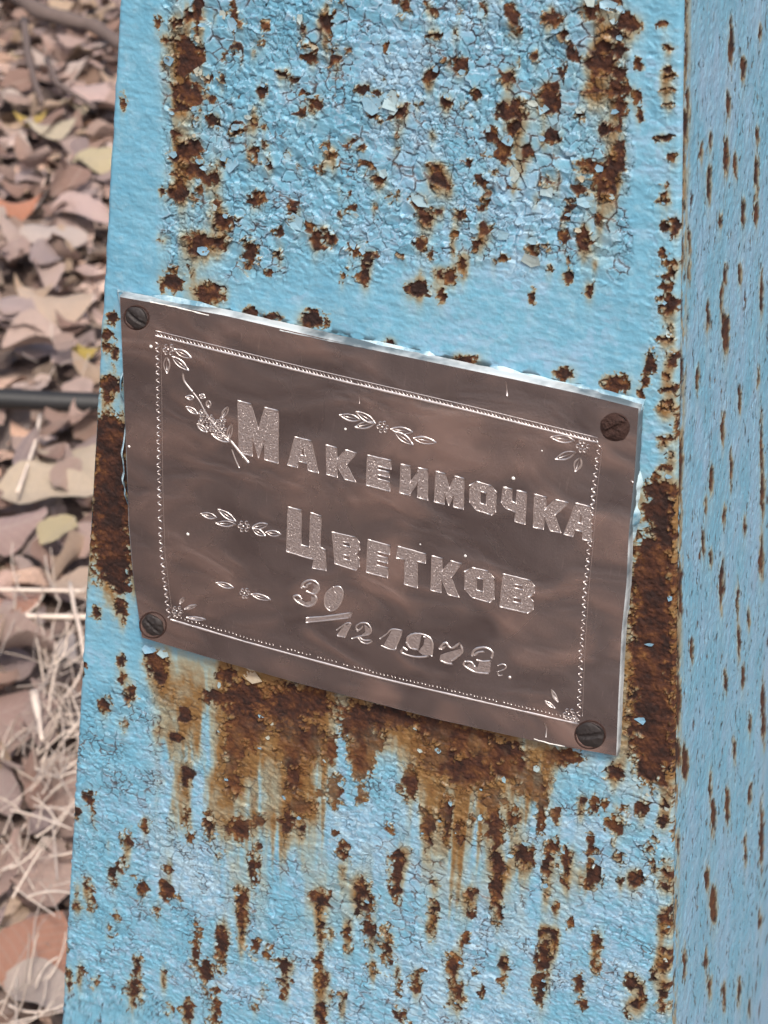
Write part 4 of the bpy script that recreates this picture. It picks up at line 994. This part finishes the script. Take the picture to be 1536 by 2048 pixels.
HERO = [
    (58, 1885, .066, 75, (0.50, 0.27, 0.19), 9, 'large reddish brown leaf, biggest at the bottom left of the ground', .040, .15, 0),
    (85, 1990, .052, -20, (0.62, 0.50, 0.46), 1, 'pale pink leaf just below the large reddish brown leaf', .034, 0, .1),
    (100, 1755, .050, 10, (0.55, 0.42, 0.36), 5, 'pale tan leaf above the large reddish brown leaf, against the post', .034, .1, .1),
    (38, 1412, .055, 25, (0.42, 0.305, 0.28), 9, 'brown leaf lying among the dry straw at the left edge', .038, .2, -.1),
    (42, 1300, .056, 10, (0.40, 0.31, 0.28), 7, 'grey brown curled leaf with a ragged lower edge above the straw', .042, -.25, .1),
    (112, 1550, .052, -15, (0.46, 0.36, 0.31), 11, 'grey tan leaf touching the post below the straw', .036, .15, 0),
    (172, 688, .034, -28, (0.60, 0.45, 0.10), 4, 'bright yellow leaf against the post above the black pipe', .040, .1, 0),
    (105, 243, .056, 14, (0.60, 0.53, 0.42), 10, 'long cream white leaf with a toothed edge near the top', .045, .3, 0),
    (62, 226, .038, 10, (0.50, 0.39, 0.10), 4, 'small mustard yellow leaf beside the long cream leaf', .040, .1, 0),
    (196, 312, .060, 40, (0.60, 0.51, 0.33), 5, 'pale yellow leaf tucked against the post near the top', .045, .3, .1),
    (160, 425, .064, -10, (0.58, 0.45, 0.44), 8, 'rounded mauve pink leaf against the post, below the pale yellow leaf', .040, .2, 0),
    (108, 462, .066, 15, (0.64, 0.50, 0.47), 2, 'broad pale pink leaf left of the rounded mauve leaf', .042, .15, .1),
    (112, 592, .074, -8, (0.60, 0.46, 0.37), 3, 'broad peach tan leaf above the yellow leaf', .036, .1, 0),
    (22, 600, .060, 70, (0.47, 0.39, 0.385), 9, 'dull grey leaf at the left edge beside the broad peach leaf', .040, .1, .15),
    (70, 690, .060, 5, (0.60, 0.46, 0.42), 7, 'pinkish leaf left of the yellow leaf, above the black pipe', .036, .1, 0),
    (140, 905, .070, 12, (0.64, 0.50, 0.40), 3, 'broad peach coloured leaf below the black pipe, against the post', .034, .1, 0),
    (95, 985, .078, 8, (0.62, 0.50, 0.40), 1, 'cream leaf under the broad peach leaf below the pipe', .036, .12, 0),
    (20, 1045, .064, 30, (0.42, 0.32, 0.31), 6, 'mauve brown leaf at the left edge below the pipe', .042, .2, 0),
    (118, 1062, .040, 60, (0.66, 0.51, 0.33), 8, 'small yellow ochre leaf right of the mauve brown leaf', .044, .2, 0),
    (28, 1190, .048, 5, (0.52, 0.30, 0.23), 10, 'narrow reddish leaf at the left edge above the straw', .040, .1, 0),
    (195, 178, .072, 30, (0.58, 0.44, 0.42), 2, 'dusty pink leaf against the post at the top of the ground', .042, .2, 0),
    (125, 112, .074, -12, (0.52, 0.46, 0.43), 4, 'greyish white leaf lying under the dark branch at the top', .040, .15, 0),
    (36, 395, .050, 10, (0.55, 0.26, 0.17), 4, 'thin rust red leaf at the left edge in the upper third', .040, .1, 0),
    (168, 1165, .046, 10, (0.58, 0.45, 0.36), 11, 'tan leaf against the post just above the straw', .036, .1, 0),
    (135, 1290, .030, 80, (0.66, 0.53, 0.53), 6, 'small pale pink ribbed leaf against the post beside the straw', .042, .2, 0),
]
for h in HERO: hero_leaf(*h[:7], z=h[7], tx=h[8], ty=h[9])

# ------------------------------------------------------------------ branches, straw, pipe
def tube3(name, pts, rad, mat, seg=8):
    P3 = [np.array(p, float) for p in pts]; V = []; Fc = []; n = len(P3)
    rad = rad if hasattr(rad, '__len__') else [rad] * n
    for i in range(n):
        d = P3[min(i + 1, n - 1)] - P3[max(i - 1, 0)]; d /= np.linalg.norm(d)
        a = np.cross(d, (0, 0, 1.0)); a /= np.linalg.norm(a) + 1e-9; b = np.cross(a, d)
        for k in range(seg):
            th = 6.28318 * k / seg; V.append(P3[i] + rad[i] * (math.cos(th) * a + math.sin(th) * b))
    for i in range(n - 1):
        for k in range(seg): Fc.append((i * seg + k, i * seg + (k + 1) % seg, (i + 1) * seg + (k + 1) % seg, (i + 1) * seg + k))
    Fc.append(tuple(reversed(range(seg)))); Fc.append(tuple((n - 1) * seg + k for k in range(seg)))
    return mesh_obj(name, V, Fc, mat)
def gp(px, py, z): return on_ground(np.array([float(px)]), np.array([float(py)]), z)[0]
def path(pl, z, n=24):
    q = polyat(pl, np.linspace(0, 1, n)); return [gp(a, b, z) for a, b in q]
hs = path([(-240, 786), (0, 797), (100, 802), (200, 806), (330, 812)], 0.044, 20)
hose = tube3('black_pipe', [hs[0] + (hs[0] - hs[1]) * 12] + hs + [hs[-1] + (hs[-1] - hs[-2]) * q for q in (6, 14, 24, 36)], 0.0088, M_hose, 14)
tag(hose, 'thin black pipe lying across the dead leaves behind the post', 'pipe')
br = path([(20, -20), (75, 22), (140, 40), (190, 52), (235, 84), (300, 120)], 0.05, 18)
tag(tube3('branch', br, [0.011 * (1 - 0.02 * i) + 0.001 * math.sin(i * 2) for i in range(18)], M_twig, 9), 'grey brown branch lying on the leaves at the top of the ground', 'branch')
tw = path([(48, 40), (56, 110), (68, 160), (84, 205)], 0.048, 12)
tag(tube3('twig', tw, [0.0052 - 0.0002 * i for i in range(12)], M_twig, 7), 'short brown twig pointing down from the dark branch', 'twig')
tw = path([(95, 120), (112, 165), (150, 190), (190, 215)], 0.046, 12)
tag(tube3('twig', tw, [0.0042 - 0.00015 * i for i in range(12)], M_twig, 7), 'forked brown twig right of the short twig near the top', 'twig')
tw = path([(80, 830), (72, 880), (55, 930), (35, 985)], 0.047, 12)
tag(tube3('grass_stalk', tw, 0.0016, M_grass, 6), 'single pale stalk below the black pipe', 'stalk')
tw = path([(-10, 1179), (60, 1180), (120, 1181), (170, 1182)], 0.05, 10)
tag(tube3('grass_stalk', tw, 0.0014, M_grass, 6), 'level pale stalk crossing above the straw', 'stalk')
tw = path([(40, 1232), (100, 1233), (165, 1234), (185, 1235)], 0.05, 10)
tag(tube3('grass_stalk', tw, 0.0020, M_grass, 6), 'thick level stalk just above the straw', 'stalk')
tw = path([(140, 1165), (148, 1215), (160, 1260), (168, 1310)], 0.056, 10)
tag(tube3('grass_stalk', tw, 0.0015, M_grass, 6), 'upright bent stalk crossing the level stalks near the post', 'stalk')
tw = path([(68, 1385), (76, 1430), (84, 1480)], 0.062, 8)
tag(tube3('grass_stalk', tw, [0.0034, .0034, .003, .0026, .002, .0018, .0016, .0014], M_grass, 6), 'whitest flat stalk standing in the straw', 'stalk')
def straw():
    V = []; Fc = []
    clusters = [((70, 170), (1300, 1520), 60, (60, 130)), ((0, 130), (1480, 1560), 26, (40, 90)), ((-10, 120), (1560, 1800), 36, (70, 150)), ((0, 110), (1950, 2050), 18, (60, 120)), ((20, 180), (1180, 1290), 16, (60, 120)), ((0, 200), (640, 760), 6, (30, 60))]
    for (x0, x1), (y0, y1), n, (l0, l1) in clusters:
        for _ in range(n):
            x, y = random.uniform(x0, x1), random.uniform(y0, y1); L = random.uniform(l0, l1); a = random.gauss(-1.2, .75) if random.random() < .7 else random.uniform(0, 3.14)
            bend = random.gauss(0, .28); z0, z1 = random.uniform(.035, .055), random.uniform(.045, .085)
            r = random.uniform(.0003, .0011); pts = []
            for i in range(7):
                t = i / 6; aa = a + bend * (t - .3); pts.append(gp(x + L * t * math.cos(aa), y + L * t * math.sin(aa), z0 + (z1 - z0) * t))
            o = len(V)
            for i, p in enumerate(pts):
                d = pts[min(i + 1, 6)] - pts[max(i - 1, 0)]; d /= np.linalg.norm(d); s1 = np.cross(d, (0, 0, 1.)); s1 /= np.linalg.norm(s1); s2 = np.cross(s1, d)
                for k in range(3): V.append(p + r * (1 - .06 * i) * (math.cos(k * 2.094) * s1 + math.sin(k * 2.094) * s2))
            for i in range(6):
                for k in range(3): Fc.append((o + i * 3 + k, o + i * 3 + (k + 1) % 3, o + i * 3 + 3 + (k + 1) % 3, o + i * 3 + 3 + k))
    ob = mesh_obj('dry_grass', V, Fc, M_grass)
    tag(ob, 'tangle of dry straw coloured grass beside the post', 'dry grass', None, 'stuff')
straw()
